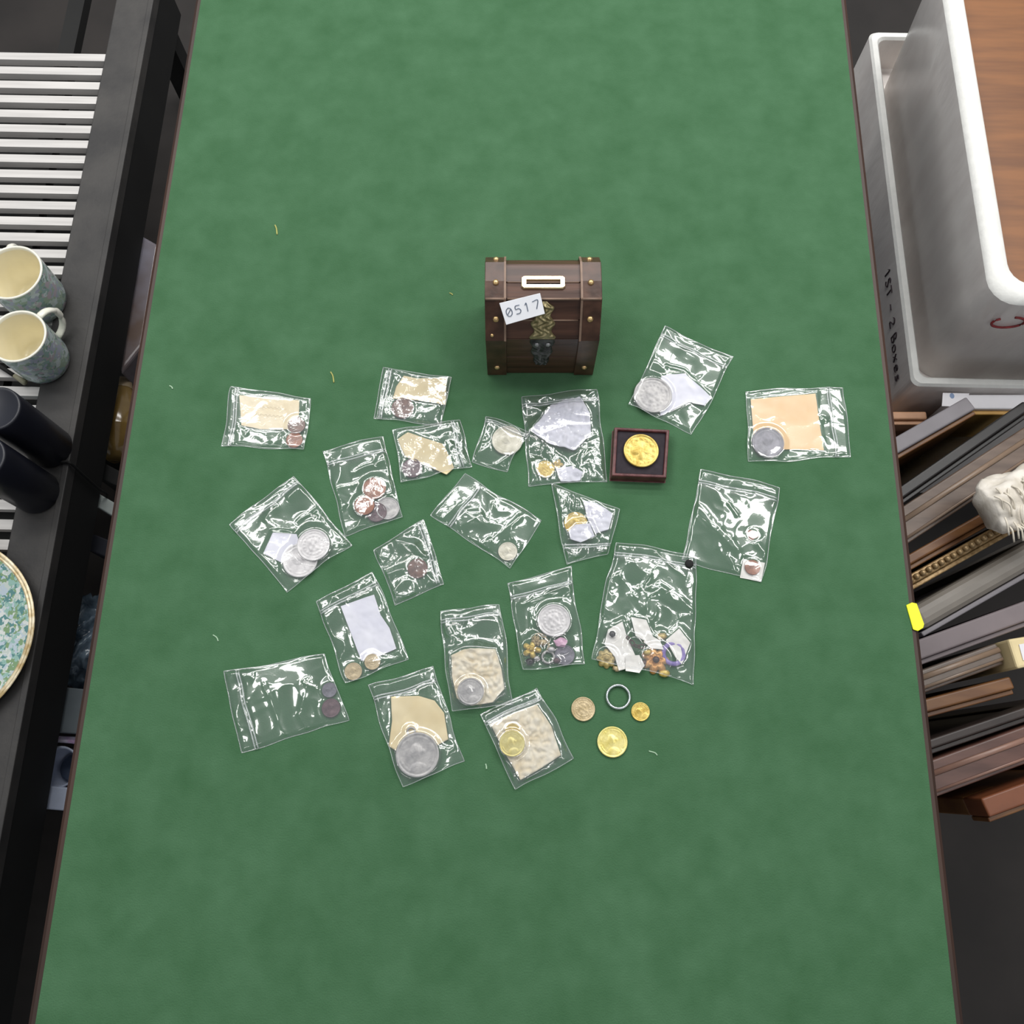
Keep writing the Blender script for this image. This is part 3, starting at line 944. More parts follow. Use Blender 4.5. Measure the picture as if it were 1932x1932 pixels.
# 7: big silver coin and torn white paper
c = [paper([(1247, 711), (1264, 707), (1292, 706), (1318, 728), (1342, 752), (1328, 766), (1300, 760), (1245, 786)], 'white', 'torn white paper beside a large silver coin, right of the chest', crump=0.0016, freq=50, seed=7),
     coin(1231, 747, 36, 'silver', 'large silver coin beside torn white paper in the bag right of the chest', z=0.0016, ang=0.3, kind=1)]
bag('tilted bag with a large silver coin and torn white paper, right of the chest', [(1254, 616), (1383, 674), (1306, 822), (1184, 764)], 0.13, c, 71, 0.6, 0.8,
    [(1245, 633, 1372, 692, 2.5, 1.0), (1255, 690, 1300, 705, 3, 2.0), (1212, 692, 1232, 708, 3, 2.0), (1262, 805, 1262, 790, 3, 2), (1265, 622, 1282, 630, 3, 1.2)], M_FILM_SOFT)
# 8: tan card and grey coin
c = [paper([(1416, 754), (1538, 743), (1546, 800), (1554, 850), (1500, 848), (1424, 850)], 'tan', 'large square tan paper in the rightmost upper bag', crump=0.0008, freq=30, seed=8),
     coin(1448, 836, 30, 'grey', 'dark grey coin on the corner of the tan paper', z=0.0014, ang=0.3)]
bag('clear bag with a square of tan paper and a dark grey coin', [(1589, 731), (1606, 861), (1414, 873), (1404, 738)], 0.14, c, 83, 0.6, 0.9,
    [(1543, 783, 1560, 795, 2.5, 1.5), (1418, 862, 1435, 872, 5, 2), (1416, 800, 1420, 850, 3, 1.4)], M_FILM_SOFT)
# 9: silver coins and white card
c = [paper([(515, 1005), (560, 1008), (572, 1050), (536, 1064), (497, 1044)], 'white', 'white card beside two large silver coins in the leftmost middle bag', crump=0.0005, seed=9),
     coin(567, 1058, 33, 'bright', 'bright silver coin half hidden under another in the leftmost middle bag', z=0.0010, ang=1.2),
     coin(592, 1029, 31, 'bright', 'topmost bright silver coin in the leftmost middle bag', z=0.0036, ang=0.3, kind=1)]
bag('diamond-tilted bag with two bright silver coins and a white card', [(434, 990), (553, 898), (665, 1028), (544, 1116)], 0.10, c, 97, 0.75, 0.9,
    [(545, 945, 575, 925, 6, 2.6), (500, 985, 525, 955, 4, 2), (560, 985, 600, 960, 4, 2.4), (628, 1030, 660, 1028, 3, 2), (590, 965, 608, 975, 4, 2)])
# 10: shiny bag with one cream coin
c = [coin(958, 1041, 18, 'nickel', 'cream-coloured coin in the corner of an otherwise empty shiny bag', z=0.0004)]
bag('shiny tilted bag in the middle, empty but for one cream coin in its lower corner', [(813, 972), (876, 893), (1021, 981), (963, 1073)], 0.22, c, 101, 0.9, 0.8,
    [(865, 998, 915, 975, 11, 4.0), (830, 985, 905, 920, 3, 1.4), (925, 1030, 985, 975, 6, 3.4), (930, 945, 925, 990, 4, 2), (905, 1030, 930, 1020, 4, 2)])
# 11: gold coin in crushed white paper, zip below
c = [coin(1086, 988, 22, 'gold', 'orange-gold coin half wrapped in white paper in the narrow crushed bag', z=0.0004, ang=0.4),
     paper([(1072, 1003), (1086, 990), (1112, 988), (1122, 1012), (1095, 1024), (1076, 1018)], 'white', 'white paper wrapped over the orange-gold coin', z=0.004, crump=0.0018, freq=80, seed=12, name='crumpled_paper'),
     paper([(1100, 945), (1126, 950), (1156, 970), (1148, 1000), (1122, 1008), (1108, 980)], 'white', 'crinkled white paper at the right of the orange-gold coin', crump=0.0022, freq=80, seed=13, name='crumpled_paper')]
bag('narrow crushed bag with an orange-gold coin in white paper, zip at the bottom', [(1069, 1066), (1146, 1046), (1170, 963), (1040, 913)], 0.20, c, 113, 1.3, 1.3,
    [(1045, 925, 1072, 1020, 5, 2.6), (1060, 920, 1095, 955, 4, 2.5), (1110, 925, 1100, 945, 3, 2)], M_FILM_CRISP, zoff=0.0012)
# 12: tiny copper coin in a square holder
c = [paper([(1402, 1055), (1443, 1062), (1436, 1098), (1396, 1090)], 'shell', 'pale square card holder at the lower corner of the large right-hand bag', crump=0.0002, seed=14, name='coin_holder', cat='coin holder'),
     coin(1419, 1071, 14.5, 'copper', 'tiny copper coin on a pale square holder in the large right-hand bag', z=0.0010, ang=0.8),
     flower(1419, 1010, 11, 0.0016, METAL['copper'], 'flat tan trinket alone in the middle of the large right-hand bag', 'trinket', 'trinket', 3, inner=0.6)]
bag('large flat bag at the right with a tiny copper coin in its lower corner', [(1322, 887), (1471, 919), (1438, 1099), (1289, 1058)], 0.13, c, 127, 0.7, 0.7,
    [(1310, 955, 1395, 1045, 8, 3.6), (1312, 968, 1380, 1040, 4, 2.0), (1375, 950, 1390, 977, 3, 2.0), (1370, 1045, 1390, 1085, 4, 2.2), (1420, 925, 1465, 940, 9, 3.2), (1425, 1025, 1445, 1050, 6, 2.6)], M_FILM_SOFT)
# 13: single brown coin
c = [coin(788, 1073, 19, 'brown', 'lone brown coin in the small crinkled bag left of centre', z=0.0004, ang=0.2)]
bag('small crinkled bag left of centre with a single brown coin', [(797, 981), (837, 1102), (746, 1141), (706, 1037)], 0.09, c, 131, 1.1, 1.5,
    [(800, 985, 832, 1095, 4, 2.4), (715, 1050, 745, 1130, 4, 2), (775, 1000, 785, 1050, 4, 2)], M_FILM_CRISP)
# 14: white card, pale coins
c = [paper([(643, 1144), (690, 1127), (706, 1122), (718, 1160), (735, 1185), (748, 1224), (716, 1238), (682, 1247)], 'white', 'tall white paper sheet above two pale coins in the lower left bag', crump=0.0006, seed=15),
     coin(667, 1267, 16.5, 'bronze', 'pale bronze coin in the bottom corner below the tall white paper', z=0.0004, ang=0.3),
     coin(703, 1249, 15, 'bronze', 'pale bronze coin against the foot of the tall white paper', z=0.0012, ang=1.0, kind=1)]
bag('bag filled by a tall white paper with two pale bronze coins at its foot', [(595, 1134), (702, 1080), (770, 1243), (655, 1290)], 0.14, c, 149, 0.8, 1.2,
    [(600, 1150, 618, 1185, 5, 2.2), (620, 1120, 650, 1140, 4, 1.8), (715, 1255, 760, 1240, 4, 2)])
# 15: jewellery and a large silver coin
pinkgem = mat('pink_stone', lin(214, 168, 196), 0.2, 0, 0.15, 90)
blackbead = mat('black_bead', lin(34, 30, 34), 0.15, 0, 0.2, 90)
c = [coin(1045, 1171, 31, 'bright', 'large silver coin above a heap of small trinkets', z=0.0030, ang=0.3, kind=1),
     coin(1065, 1236, 19, 'grey', 'dark tarnished coin at the bottom right of the trinket bag', z=0.0006, ang=0.9),
     flower(1002, 1226, 17, 0.004, METAL['gold'], 'gold star-shaped brooch at the left of the trinket bag', 'brooch', 'brooch', 5, z=0.0004, inner=0.45),
     lump(1057, 1213, 12, 9, 0.005, pinkgem, 'pink stone between the silver coin and the dark coin', 'stone', 'pink_stone', z=0.0012, seed=3, rough=0.3, smooth=False, sub=2),
     chain([(1004, 1205), (1018, 1196), (1030, 1205), (1036, 1222), (1030, 1232)], METAL['bronze'], 'fine golden chain looped under the large silver coin', z=0.001),
     lump(1024, 1213, 8, 6, 0.004, METAL['bronze'], 'pale golden nugget between brooch and pink stone', 'trinket', 'trinket', seed=8, rough=0.5, sub=2),
     lump(1000, 1249, 8, 6, 0.004, blackbead, 'black glass bead at the bottom left of the trinket bag', 'bead', 'bead', seed=5, rough=0.3, sub=2),
     lump(1013, 1243, 6, 5, 0.003, METAL['silver'], 'tiny silvery bead beside the black glass bead', 'bead', 'bead', seed=6, rough=0.2, sub=2),
     lump(1016, 1228, 6, 5, 0.005, METAL['gold'], 'tiny gold bead beside the star-shaped brooch', 'bead', 'bead', z=0.001, seed=33, rough=0.3, sub=2),
     lump(1040, 1226, 7, 5, 0.005, METAL['bright'], 'small pearly bead below the fine golden chain', 'bead', 'bead', z=0.001, seed=34, rough=0.2, sub=2),
     lump(1050, 1247, 7, 5, 0.004, METAL['plum'], 'small dull plum bead left of the dark tarnished coin', 'bead', 'bead', seed=35, rough=0.3, sub=2),
     flower(1012, 1210, 10, 0.004, METAL['bronze'], 'small bronze flower charm above the star-shaped brooch', 'charm', 'charm', 6, z=0.0008, inner=0.6),
     ring_torus(1034, 1240, 11, 2.2, METAL['silver'], 'thin silver ring between the tiny beads and the dark coin', z=0.0006)]
bag('bag of mixed trinkets below a large silver coin, pinched at its left side', [(958, 1102), (1079, 1068), (1103, 1254), (985, 1264)], 0.16, c, 151, 0.7, 0.9,
    [(985, 1141, 1075, 1105, 3, 2.2), (1050, 1145, 1080, 1115, 2.5, 1.8), (1005, 1150, 1000, 1190, 4, 2.2)], M_FILM_SOFT)
# 16: largest bag, shells and brooches
shell = PAPERS['shell']
amber = mat('amber_gilt', lin(190, 132, 72), 0.35, 0.4, scale=220, second=lin(226, 174, 108))
olive = mat('olive_gilt', lin(168, 146, 84), 0.4, 0.4, scale=220, second=lin(208, 188, 130))
violet = mat('violet_glass', lin(104, 84, 158), 0.2, 0, scale=120, second=lin(150, 132, 196))
dark = mat('dark_bronze_link', lin(78, 58, 54), 0.4, 0.5, 0.2, 90)
c = [paper([(1190, 1164), (1219, 1170), (1236, 1211), (1222, 1212), (1199, 1200)], 'shell', 'oblong off-white chip at the top of the trinket heap in the biggest bag', z=0.003, crump=0.0010, seed=21, name='card_chip', cat='card chip'),
     paper([(1147, 1188), (1174, 1173), (1182, 1200), (1198, 1236), (1190, 1260), (1167, 1266), (1160, 1240), (1140, 1215)], 'shell', 'large off-white chip at the left of the biggest bag', z=0.003, crump=0.0014, seed=22, name='card_chip', cat='card chip'),
     paper([(1281, 1186), (1302, 1213), (1286, 1254), (1274, 1240), (1256, 1208)], 'shell', 'off-white pentagonal chip at the right of the biggest bag', z=0.003, crump=0.0010, seed=23, name='card_chip', cat='card chip'),
     flower(1144, 1243, 19, 0.005, olive, 'olive-gold rosette in the lower left of the biggest bag', 'brooch', 'brooch', 8, inner=0.75),
     flower(1236, 1246, 27, 0.006, amber, 'large amber-gold flower brooch at the bottom of the biggest bag', 'brooch', 'brooch', 7, inner=0.6, centre=dark),
     ring_torus(1270, 1234, 19, 4.5, violet, 'violet glass ring behind the amber flower brooch', z=0.0006, flat=0.8),
     chain([(1182, 1202), (1192, 1212), (1200, 1222), (1212, 1218), (1216, 1228)], dark, 'short dark bronze chain between the off-white chips', z=0.004, r=0.0016),
     lump(1247, 1202, 9, 7, 0.004, olive, 'small olive-gold nugget between two off-white chips', 'trinket', 'trinket', seed=9, rough=0.5, sub=2),
     lump(1253, 1271, 11, 7, 0.004, METAL['gold'], 'yellow gold nugget below the amber flower brooch', 'trinket', 'trinket', seed=10, rough=0.3, sub=2),
     lump(1155, 1197, 6, 6, 0.003, blackbead, 'small black bead on the large off-white chip', 'bead', 'bead', z=0.005, seed=4, rough=0.2, sub=2),
     paper([(1180, 1238), (1206, 1236), (1216, 1256), (1206, 1270), (1180, 1266)], 'shell', 'off-white chip left of the amber flower brooch at the bag bottom', z=0.0045, crump=0.0012, seed=24, name='card_chip', cat='card chip'),
     paper([(1222, 1196), (1244, 1208), (1252, 1226), (1230, 1224), (1214, 1212)], 'shell', 'small off-white chip just above the amber flower brooch', z=0.0035, crump=0.0012, seed=25, name='card_chip', cat='card chip'),
     lump(1163, 1262, 8, 6, 0.004, METAL['bronze'], 'pale bronze nugget right of the olive-gold rosette', 'trinket', 'trinket', seed=41, rough=0.4, sub=2),
     lump(1221, 1232, 7, 6, 0.006, METAL['gold'], 'small bright gold bead on the edge of the amber brooch', 'bead', 'bead', z=0.002, seed=42, rough=0.3, sub=2),
     lump(1213, 1252, 9, 7, 0.004, dark, 'dark bronze nugget beside the amber flower brooch', 'trinket', 'trinket', seed=19, rough=0.5, sub=2)]
b16 = bag('largest clear bag, its lower half heaped with shells, brooches and trinkets', [(1160, 1022), (1313, 1048), (1307, 1291), (1116, 1244)], 0.10, c, 163, 1.0, 1.0,
          [(1165, 1085, 1200, 1130, 4, 2.4), (1200, 1015, 1180, 1065, 2.5, 1.4), (1235, 1045, 1285, 1090, 2.5, 1.6), (1195, 1110, 1290, 1140, 6, 2.5), (1225, 1085, 1205, 1110, 4, 2.2), (1240, 1100, 1255, 1120, 4, 2), (1280, 1165, 1300, 1160, 5, 2.4)], zoff=0.0008)
pd = at(1300, 1064, TZ + 0.004)
mesh('press_stud', *lathe([(0.0001, 0.0), (0.0040, 0.0), (0.0042, 0.0010), (0.0030, 0.0020), (0.0001, 0.0022)], pd, 24), M_BLACK, b16, True)['label'] = 'black press stud in the bag corner'
# 17: almost empty bag lower left
c = [coin(625, 1336, 17.5, 'plum', 'plum-brown coin at the right end of the almost empty lower left bag', z=0.0004, ang=0.4),
     coin(622, 1302, 14, 'grey', 'smaller dark coin above the plum-brown coin in the lower left bag', z=0.0004, ang=1.4)]
bag('almost empty bag at the lower left with two dark coins at its right end', [(456, 1421), (421, 1267), (612, 1234), (657, 1358)], 0.13, c, 173, 0.85, 0.65,
    [(500, 1285, 540, 1390, 6, 3.2), (435, 1270, 480, 1275, 7, 3), (450, 1300, 465, 1330, 6, 2.6), (590, 1280, 570, 1340, 6, 2.8), (565, 1345, 580, 1375, 6, 3), (575, 1285, 600, 1300, 4, 1.8)], M_FILM_SOFT)
# 18: big pendant medal
c = [paper([(738, 1315), (790, 1313), (820, 1322), (838, 1345), (846, 1395), (800, 1420), (750, 1418), (734, 1408), (740, 1360)], 'buff', 'folded buff paper behind the large silver pendant medal', crump=0.0016, freq=32, seed=18),
     coin(788, 1424, 41, 'silver', 'large silver pendant medal in the bottom bag with folded buff paper', cat='medal', name='medal', z=0.0024, ang=0.2),
     ring_torus(776, 1380, 7, 1.8, METAL['silver'], 'small silver loop on top of the large pendant medal', z=0.003, name='jump_ring')]
bag('bottom bag with folded buff paper and the large silver pendant medal', [(697, 1294), (816, 1256), (875, 1438), (759, 1483)], 0.15, c, 181, 0.8, 1.0,
    [(790, 1303, 820, 1295, 5, 2.2), (800, 1370, 840, 1355, 3, 2), (820, 1385, 850, 1400, 4, 2.2), (735, 1335, 765, 1370, 3, 1.6), (835, 1405, 850, 1425, 5, 2.4)])
# 19: tissue with a silver coin
c = [paper([(852, 1238), (875, 1226), (905, 1224), (935, 1226), (946, 1262), (952, 1300), (930, 1326), (890, 1332), (862, 1318), (853, 1275)], 'tissue', 'wad of crumpled cream tissue behind a silver coin, right of the pendant medal', crump=0.0048, freq=110, seed=29, name='crumpled_tissue', cat='tissue'),
     coin(888, 1305, 25, 'silver', 'silver coin resting on the wad of cream tissue', z=0.0062, ang=0.4, tilt=(0, 4))]
bag('upright bag stuffed with cream tissue and one silver coin', [(830, 1155), (946, 1140), (967, 1329), (851, 1341)], 0.10, c, 193, 1.0, 1.4,
    [(845, 1200, 900, 1205, 5, 2.2), (845, 1185, 855, 1195, 4, 2), (950, 1200, 957, 1240, 3, 2), (858, 1230, 900, 1212, 5, 2.5)], M_FILM_CRISP, zoff=0.0010)
# 20: beige tissue with gold coins
c = [paper([(925, 1366), (970, 1345), (1013, 1330), (1040, 1370), (1058, 1425), (1020, 1450), (982, 1472), (955, 1425)], 'tissue', 'crumpled cream tissue behind two gold coins in the lowest bag', crump=0.0036, freq=120, seed=37, name='crumpled_tissue', cat='tissue'),
     coin(967, 1380, 14, 'gold', 'smaller gold coin tucked behind a larger one on cream tissue', z=0.0042, ang=1.0, kind=1),
     coin(966, 1403, 24, 'palegold', 'larger pale gold coin on cream tissue in the lowest bag', z=0.0058, ang=0.3)]
bag('lowest bag, packed with cream tissue and two gold coins', [(906, 1351), (1013, 1296), (1082, 1431), (972, 1491)], 0.13, c, 199, 0.9, 1.7,
    [(915, 1352, 940, 1340, 4, 2), (985, 1315, 1012, 1305, 5, 2.2), (1045, 1410, 1070, 1435, 4, 2)], M_FILM_CRISP)

# ------------------------------------------------------------------ cased gold medal
MB = [at(1160, 806, TZ + 0.013), at(1263, 811, TZ + 0.013), at(1257, 901, TZ + 0.013), at(1155, 897, TZ + 0.013)]
mc = np.mean(MB, axis=0)
case = thing('medal_case', 'small square maroon medal case lined with black velvet', 'medal case', (mc[0], mc[1], TZ))
M_MAROON = mat('maroon_leatherette', lin(74, 34, 36), 0.38, 0, scale=120, second=lin(104, 58, 58), bump=0.2, bscale=500)
M_VELVET = mat('black_velvet', lin(46, 40, 46), 0.95, 0, 0.15, 200)


def inset(k):
    return [mc + (p - mc) * k for p in MB]


v, f = [], []
for kk_, z in ((1.02, 0.0), (1.02, 0.010), (1.0, 0.013), (0.90, 0.013), (0.885, 0.0118), (0.885, 0.0098)):
    v += [(p[0], p[1], TZ + z) for p in inset(kk_)]
for r_ in range(5):
    for i in range(4):
        f.append((r_ * 4 + i, r_ * 4 + (i + 1) % 4, (r_ + 1) * 4 + (i + 1) % 4, (r_ + 1) * 4 + i))
f.append((0, 1, 2, 3))
bevel(mesh('case_body', v, [g[::-1] for g in f], M_MAROON, case), 0.0008, 2)
v = [(p[0], p[1], TZ + z) for z in (0.009, 0.0102) for p in inset(0.884)]
mesh('velvet_pad', v, [(3, 2, 1, 0)[::-1], (4, 5, 6, 7)[::-1]] + [(i, 4 + i, 4 + (i + 1) % 4, (i + 1) % 4) for i in range(4)], M_VELVET, case)
coin(1209, 852, 33, 'gold', 'gold medal seated in the square maroon case', cat='medal', name='medal', z=0.0102, kind=2, ang=0.1, thk=0.003)

# ------------------------------------------------------------------ loose coins and ring
coin(1100, 1338, 22.5, 'bronze', 'loose pale bronze coin left of the silver ring', ang=0.4, kind=1)
coin(1208, 1343, 17.5, 'gold', 'smallest loose gold coin, right of the silver ring', ang=0.9)
coin(1155, 1400, 28.5, 'palegold', 'largest loose gold coin, alone below the silver ring', ang=0.2)
ring_torus(1166, 1315, 21.5, 2.6, mat('polished_silver', lin(205, 212, 214), 0.26, 0.9, 0.05, 30), 'plain silver ring lying flat between the loose coins', flat=1.3)

# lint and crumbs on the baize
for i, (x, y, dx, dy, r, m_, lab) in enumerate([
        (521, 434, 2, 9, 0.0008, 'straw', 'yellow straw crumb on the baize at the top left'),
        (627, 712, 3, 10, 0.0007, 'straw', 'straw-coloured fleck on the baize above the four-coin bag'),
        (1232, 1421, 8, 4, 0.0006, 'lint', 'pale lint thread on the baize right of the largest loose gold coin'),
        (917, 1446, 1, 5, 0.0007, 'lint', 'pale lint speck on the baize left of the lowest bag'),
        (407, 1204, 5, 6, 0.0006, 'lint', 'pale lint speck on the baize above the almost empty bag'),
        (323, 731, 3, 3, 0.0007, 'lint', 'pale lint speck on the baize left of the leftmost upper bag'),
        (851, 555, 3, 2, 0.0006, 'straw', 'tiny straw crumb on the baize left of the chest')]):
    mm = mat('straw_crumb', lin(168, 168, 96), 0.8, 0, 0.1, 90) if m_ == 'straw' else mat('pale_lint', lin(160, 190, 160), 0.9, 0, 0.1, 90)
    pts = [at(x - dx, y - dy, TZ), at(x + dx * 0.4, y - dy * 0.2, TZ), at(x + dx, y + dy, TZ)]
    pts = [(p[0], p[1], TZ + r * 0.7) for p in smooth_path(pts, 4)]
    tag(mesh('lint', *tube(pts, r, 6, 0.6), mm, None, True), lab, 'lint')

# yellow sticker wrapped over the table's right edge
ye = [at(1709, 1142, TZ), at(1720, 1137, TZ), at(1729, 1139, TZ), at(1743, 1178, TZ), at(1741, 1185, TZ), at(1731, 1191, TZ), at(1722, 1188, TZ)]
v, f = prism([(p[0], p[1]) for p in ye], TZ + 0.0002, TZ + 0.0012)
tag(bevel(mesh('yellow_sticker', v, f, mat('neon_yellow', lin(236, 240, 24), 0.5, 0, 0.04, 60)), 0.0004, 1), 'neon yellow sticker stuck on the right edge of the table', 'sticker')

# ------------------------------------------------------------------ left: black slatted shelf with crockery
ex = at(100, 1050, SZ)[0]
bx_in = at(80, 700, SZ)[0]
Y0, Y1 = -0.55, 1.45
shf = thing('shelf_unit', 'low black wooden shelf unit with pale deck slats, left of the table', 'shelf', (ex - 0.25, (Y0 + Y1) / 2, 0))
bevel(mesh('border_board', *box((bx_in, Y0, SZ - 0.02), (ex - 0.006, Y1, SZ)), M_BLACKWOOD, shf), 0.002)
bevel(mesh('edge_lip', *box((ex - 0.010, Y0, SZ - 0.02), (ex, Y1, SZ + 0.003)), M_BLACKWOOD, shf), 0.0015)
mesh('side_apron', *box((ex - 0.02, Y0, SZ - 0.11), (ex - 0.001, Y1, SZ - 0.0205)), M_BLACK, shf)
s0 = at(90, 445, SZ)[1]; pitch = (s0 - at(90, 507, SZ)[1]) / 2
lo_x = bx_in - 0.42
ys = []
yy = s0 + pitch * 12
while yy > Y0:
    ys.append(yy); yy -= pitch
for i, y in enumerate(ys):
    mesh('slat', *box((lo_x, y - pitch * 0.25, SZ - 0.018), (bx_in - 0.0005, y + pitch * 0.25, SZ - 0.004)), M_SLAT, shf)
for y in (Y0 + 0.02, Y1 - 0.06):
    for x in (ex - 0.055, lo_x):
        mesh('post', *box((x, y, 0), (x + 0.04, y + 0.04, SZ - 0.02)), M_BLACK, shf)
for x in (lo_x + 0.06, bx_in - 0.10):
    mesh('crossbar', *box((x, Y0 + 0.02, SZ - 0.04), (x + 0.03, Y1 - 0.02, SZ - 0.0185)), M_BLACK, shf)
mesh('lower_board', *box((lo_x, Y0 + 0.02, 0.06), (ex - 0.14, Y1 - 0.02, 0.075)), M_BLACK, shf)

M_CREAM = mat('cream_glaze', lin(238, 230, 202), 0.22, 0, 0.04, 20)
M_RIM = mat('ivory_glaze', lin(240, 238, 224), 0.2, 0, 0.04, 20)
M_FLORAL = floral_mat('floral_glaze', [lin(176, 196, 188), lin(156, 184, 178), lin(200, 214, 206), lin(142, 166, 154), lin(178, 184, 200), lin(192, 182, 188), lin(168, 188, 166), lin(208, 220, 220)], 130)


def mug(bpx, label, hang, h=0.086, R=0.0435):
    c = at(*bpx, SZ); c = np.array([c[0], c[1], SZ + 0.0003])
    root = thing('mug', label, 'mug', c, group='floral mugs on the black shelf')
    mesh('body', *lathe([(0.0001, 0.001), (R * 0.78, 0.0), (R * 0.9, 0.004), (R * 0.96, 0.016), (R * 0.975, h * 0.5), (R, h)], c, 56), M_FLORAL, root, True)
    mesh('rim', *lathe([(R, h - 0.0005), (R + 0.0004, h + 0.0008), (R - 0.0015, h + 0.0022), (R - 0.0035, h + 0.0008), (R - 0.004, h - 0.004)], c, 56), M_RIM, root, True)
    mesh('interior', *lathe([(R - 0.0036, h - 0.002), (R - 0.0042, h * 0.5), (R * 0.84, 0.012), (R * 0.6, 0.006), (0.0001, 0.005)], c, 56), M_CREAM, root, True)
    pts = []
    for q in np.linspace(-0.5, 0.5, 15):
        a = q * math.pi
        rad = R * 0.93 + 0.030 * math.cos(a) ** 0.8 if abs(q) < 0.499 else R * 0.93
        pts.append((c[0] + rad * math.cos(hang), c[1] + rad * math.sin(hang), c[2] + h * 0.52 + 0.030 * math.sin(a)))
    mesh('handle', *tube(pts, 0.0062, 10, 0.62), M_RIM, root, True)
    return root


mug((88, 684), 'floral blue-green mug with cream inside, handle to the upper right, nearer of the two', math.radians(64))
mug((79, 572), 'floral blue-green mug with cream inside, farther of the two on the shelf', math.radians(112), h=0.090, R=0.047)

M_NAVY = mat('navy_black_enamel', lin(24, 26, 36), 0.32, 0, 0.25, 12)
for bp, R, h, lab in (((98, 846), 0.033, 0.15, 'tall black cylindrical canister standing right below the mugs'),
                      ((72, 930), 0.034, 0.15, 'tall navy-black cylindrical canister nearer the plate')):
    c = at(*bp, SZ); c = np.array([c[0], c[1], SZ + 0.0003])
    root = thing('canister', lab, 'canister', c, group='dark canisters on the shelf')
    mesh('body', *lathe([(0.0001, 0), (R - 0.002, 0), (R, 0.003), (R, h - 0.004), (R - 0.001, h - 0.001)], c, 48), M_NAVY, root, True)
    mesh('lid', *lathe([(R - 0.0005, h - 0.001), (R - 0.0005, h + 0.002), (R - 0.003, h + 0.003), (R - 0.005, h + 0.0015), (0.0001, h + 0.001)], c, 48),
         mat('navy_lid', lin(34, 36, 44), 0.4, 0, 0.2, 12), root, True)
# pale blue folded card between the canisters
pb_ = [at(x, y, SZ + 0.05) for x, y in ((-45, 768), (24, 812), (18, 824), (-45, 826))]
v, f = prism([(p[0], p[1]) for p in pb_], SZ + 0.0004, SZ + 0.05)
tag(mesh('pale_blue_box', v, f, mat('pale_blue_card', lin(158, 192, 214), 0.5, 0, 0.06, 30)), 'pale blue box between the two dark canisters', 'box')
# thin stick beside the nearer mug
a, b = at(-30, 672, SZ), at(50, 724, SZ)
stick = thing('paint_brush', 'thin dark stick with a pale tip beside the nearer mug', 'stick', (a[0], a[1], SZ))
mesh('handle', *tube([(a[0], a[1], SZ + 0.0036), (b[0] * .75 + a[0] * .25, b[1] * .75 + a[1] * .25, SZ + 0.0036)], 0.0033, 8), M_BLACK, stick, True)
mesh('tip', *tube([(b[0] * .75 + a[0] * .25, b[1] * .75 + a[1] * .25, SZ + 0.0038), (b[0], b[1], SZ + 0.0038)], 0.004, 8, rs=[0.0036, 0.005]), mat('pale_ferrule', lin(150, 146, 122), 0.5, 0, 0.1, 60), stick, True)
# cable over the shelf edge
cy = at(120, 874, SZ)[1]
pts = [at(60, 880, SZ + 0.003), (ex - 0.06, cy + 0.001, SZ + 0.0032), (ex - 0.020, cy, SZ + 0.0042), (ex - 0.010, cy, SZ + 0.0066), (ex - 0.002, cy, SZ + 0.0068), (ex + 0.0042, cy - 0.002, SZ + 0.003),
       (ex + 0.0042, cy - 0.006, SZ - 0.04), (ex + 0.0042, cy - 0.010, SZ - 0.09), (ex + 0.0035, cy - 0.012, SZ - 0.125), (ex - 0.05, cy - 0.012, 0.12), (ex - 0.12, cy - 0.012, 0.003)]
tag(mesh('power_cable', *tube(smooth_path(pts, 6), 0.0022, 8), M_BLACK, None, True), 'thin black cable hanging over the shelf edge by the canisters', 'cable')
# plate
pc = at(-118, 1198, SZ + 0.012); pc = np.array([pc[0], pc[1], SZ + 0.0003]); PR = 0.142
plate = thing('dinner_plate', 'floral dinner plate with a gold-banded cream rim at the left edge', 'plate', pc)
mesh('well', *lathe([(0.0001, 0.004), (PR * 0.62, 0.005), (PR * 0.7, 0.009), (PR * 0.93, 0.0162)], pc, 72),
     floral_mat('floral_plate', [lin(196, 206, 200), lin(150, 186, 176), lin(214, 218, 214), lin(130, 160, 120), lin(186, 200, 210), lin(96, 140, 140)], 150), plate, True)
mesh('rim', *lathe([(PR * 0.93, 0.0162), (PR * 0.94, 0.0178), (PR * 0.95, 0.0172), (PR * 0.965, 0.0168), (PR, 0.0192), (PR * 1.003, 0.018), (PR * 0.9, 0.012), (PR * 0.62, 0.0), (PR * 0.55, 0.0), (PR * 0.5, 0.002)], pc, 72),
     mat('gold_cream_rim', lin(176, 152, 104), 0.25, 0.2, scale=90, second=lin(222, 210, 180)), plate, True)

# ------------------------------------------------------------------ left gap between shelf and table
M_GLOSS = mat('polished_wood_sheen', lin(112, 96, 88), 0.2, 0, scale=7, second=lin(150, 150, 164), spec=0.9)  # grey-blue second tone puts the reflected sheen into the wood's colour
g = [at(254, 436, 0.18), at(300, 462, 0.18), at(270, 650, 0.18), at(226, 705, 0.18)]
bd = thing('polished_board', 'dark polished wooden chair seat standing in the gap by the table\'s far left', 'chair seat', (g[3][0], g[3][1], 0))
v = [tuple(p) for p in g] + [(p[0], p[1], 0.0) for p in g]
bevel(mesh('panel', v, [(0, 1, 2, 3), (7, 6, 5, 4), (0, 4, 5, 1), (1, 5, 6, 2), (2, 6, 7, 3), (3, 7, 4, 0)], M_GLOSS, bd), 0.006, 3)
vs = [np.array(p) for p in (g[1], g[2])]
mesh('pale_edge', *tube([vs[0] + (0.0, 0, 0.003), vs[1] + (0.0, 0, 0.003)], 0.003, 8), mat('pale_metal_edge', lin(170, 172, 180), 0.3, 0.6), bd, True)  # pale tube along the board's right edge
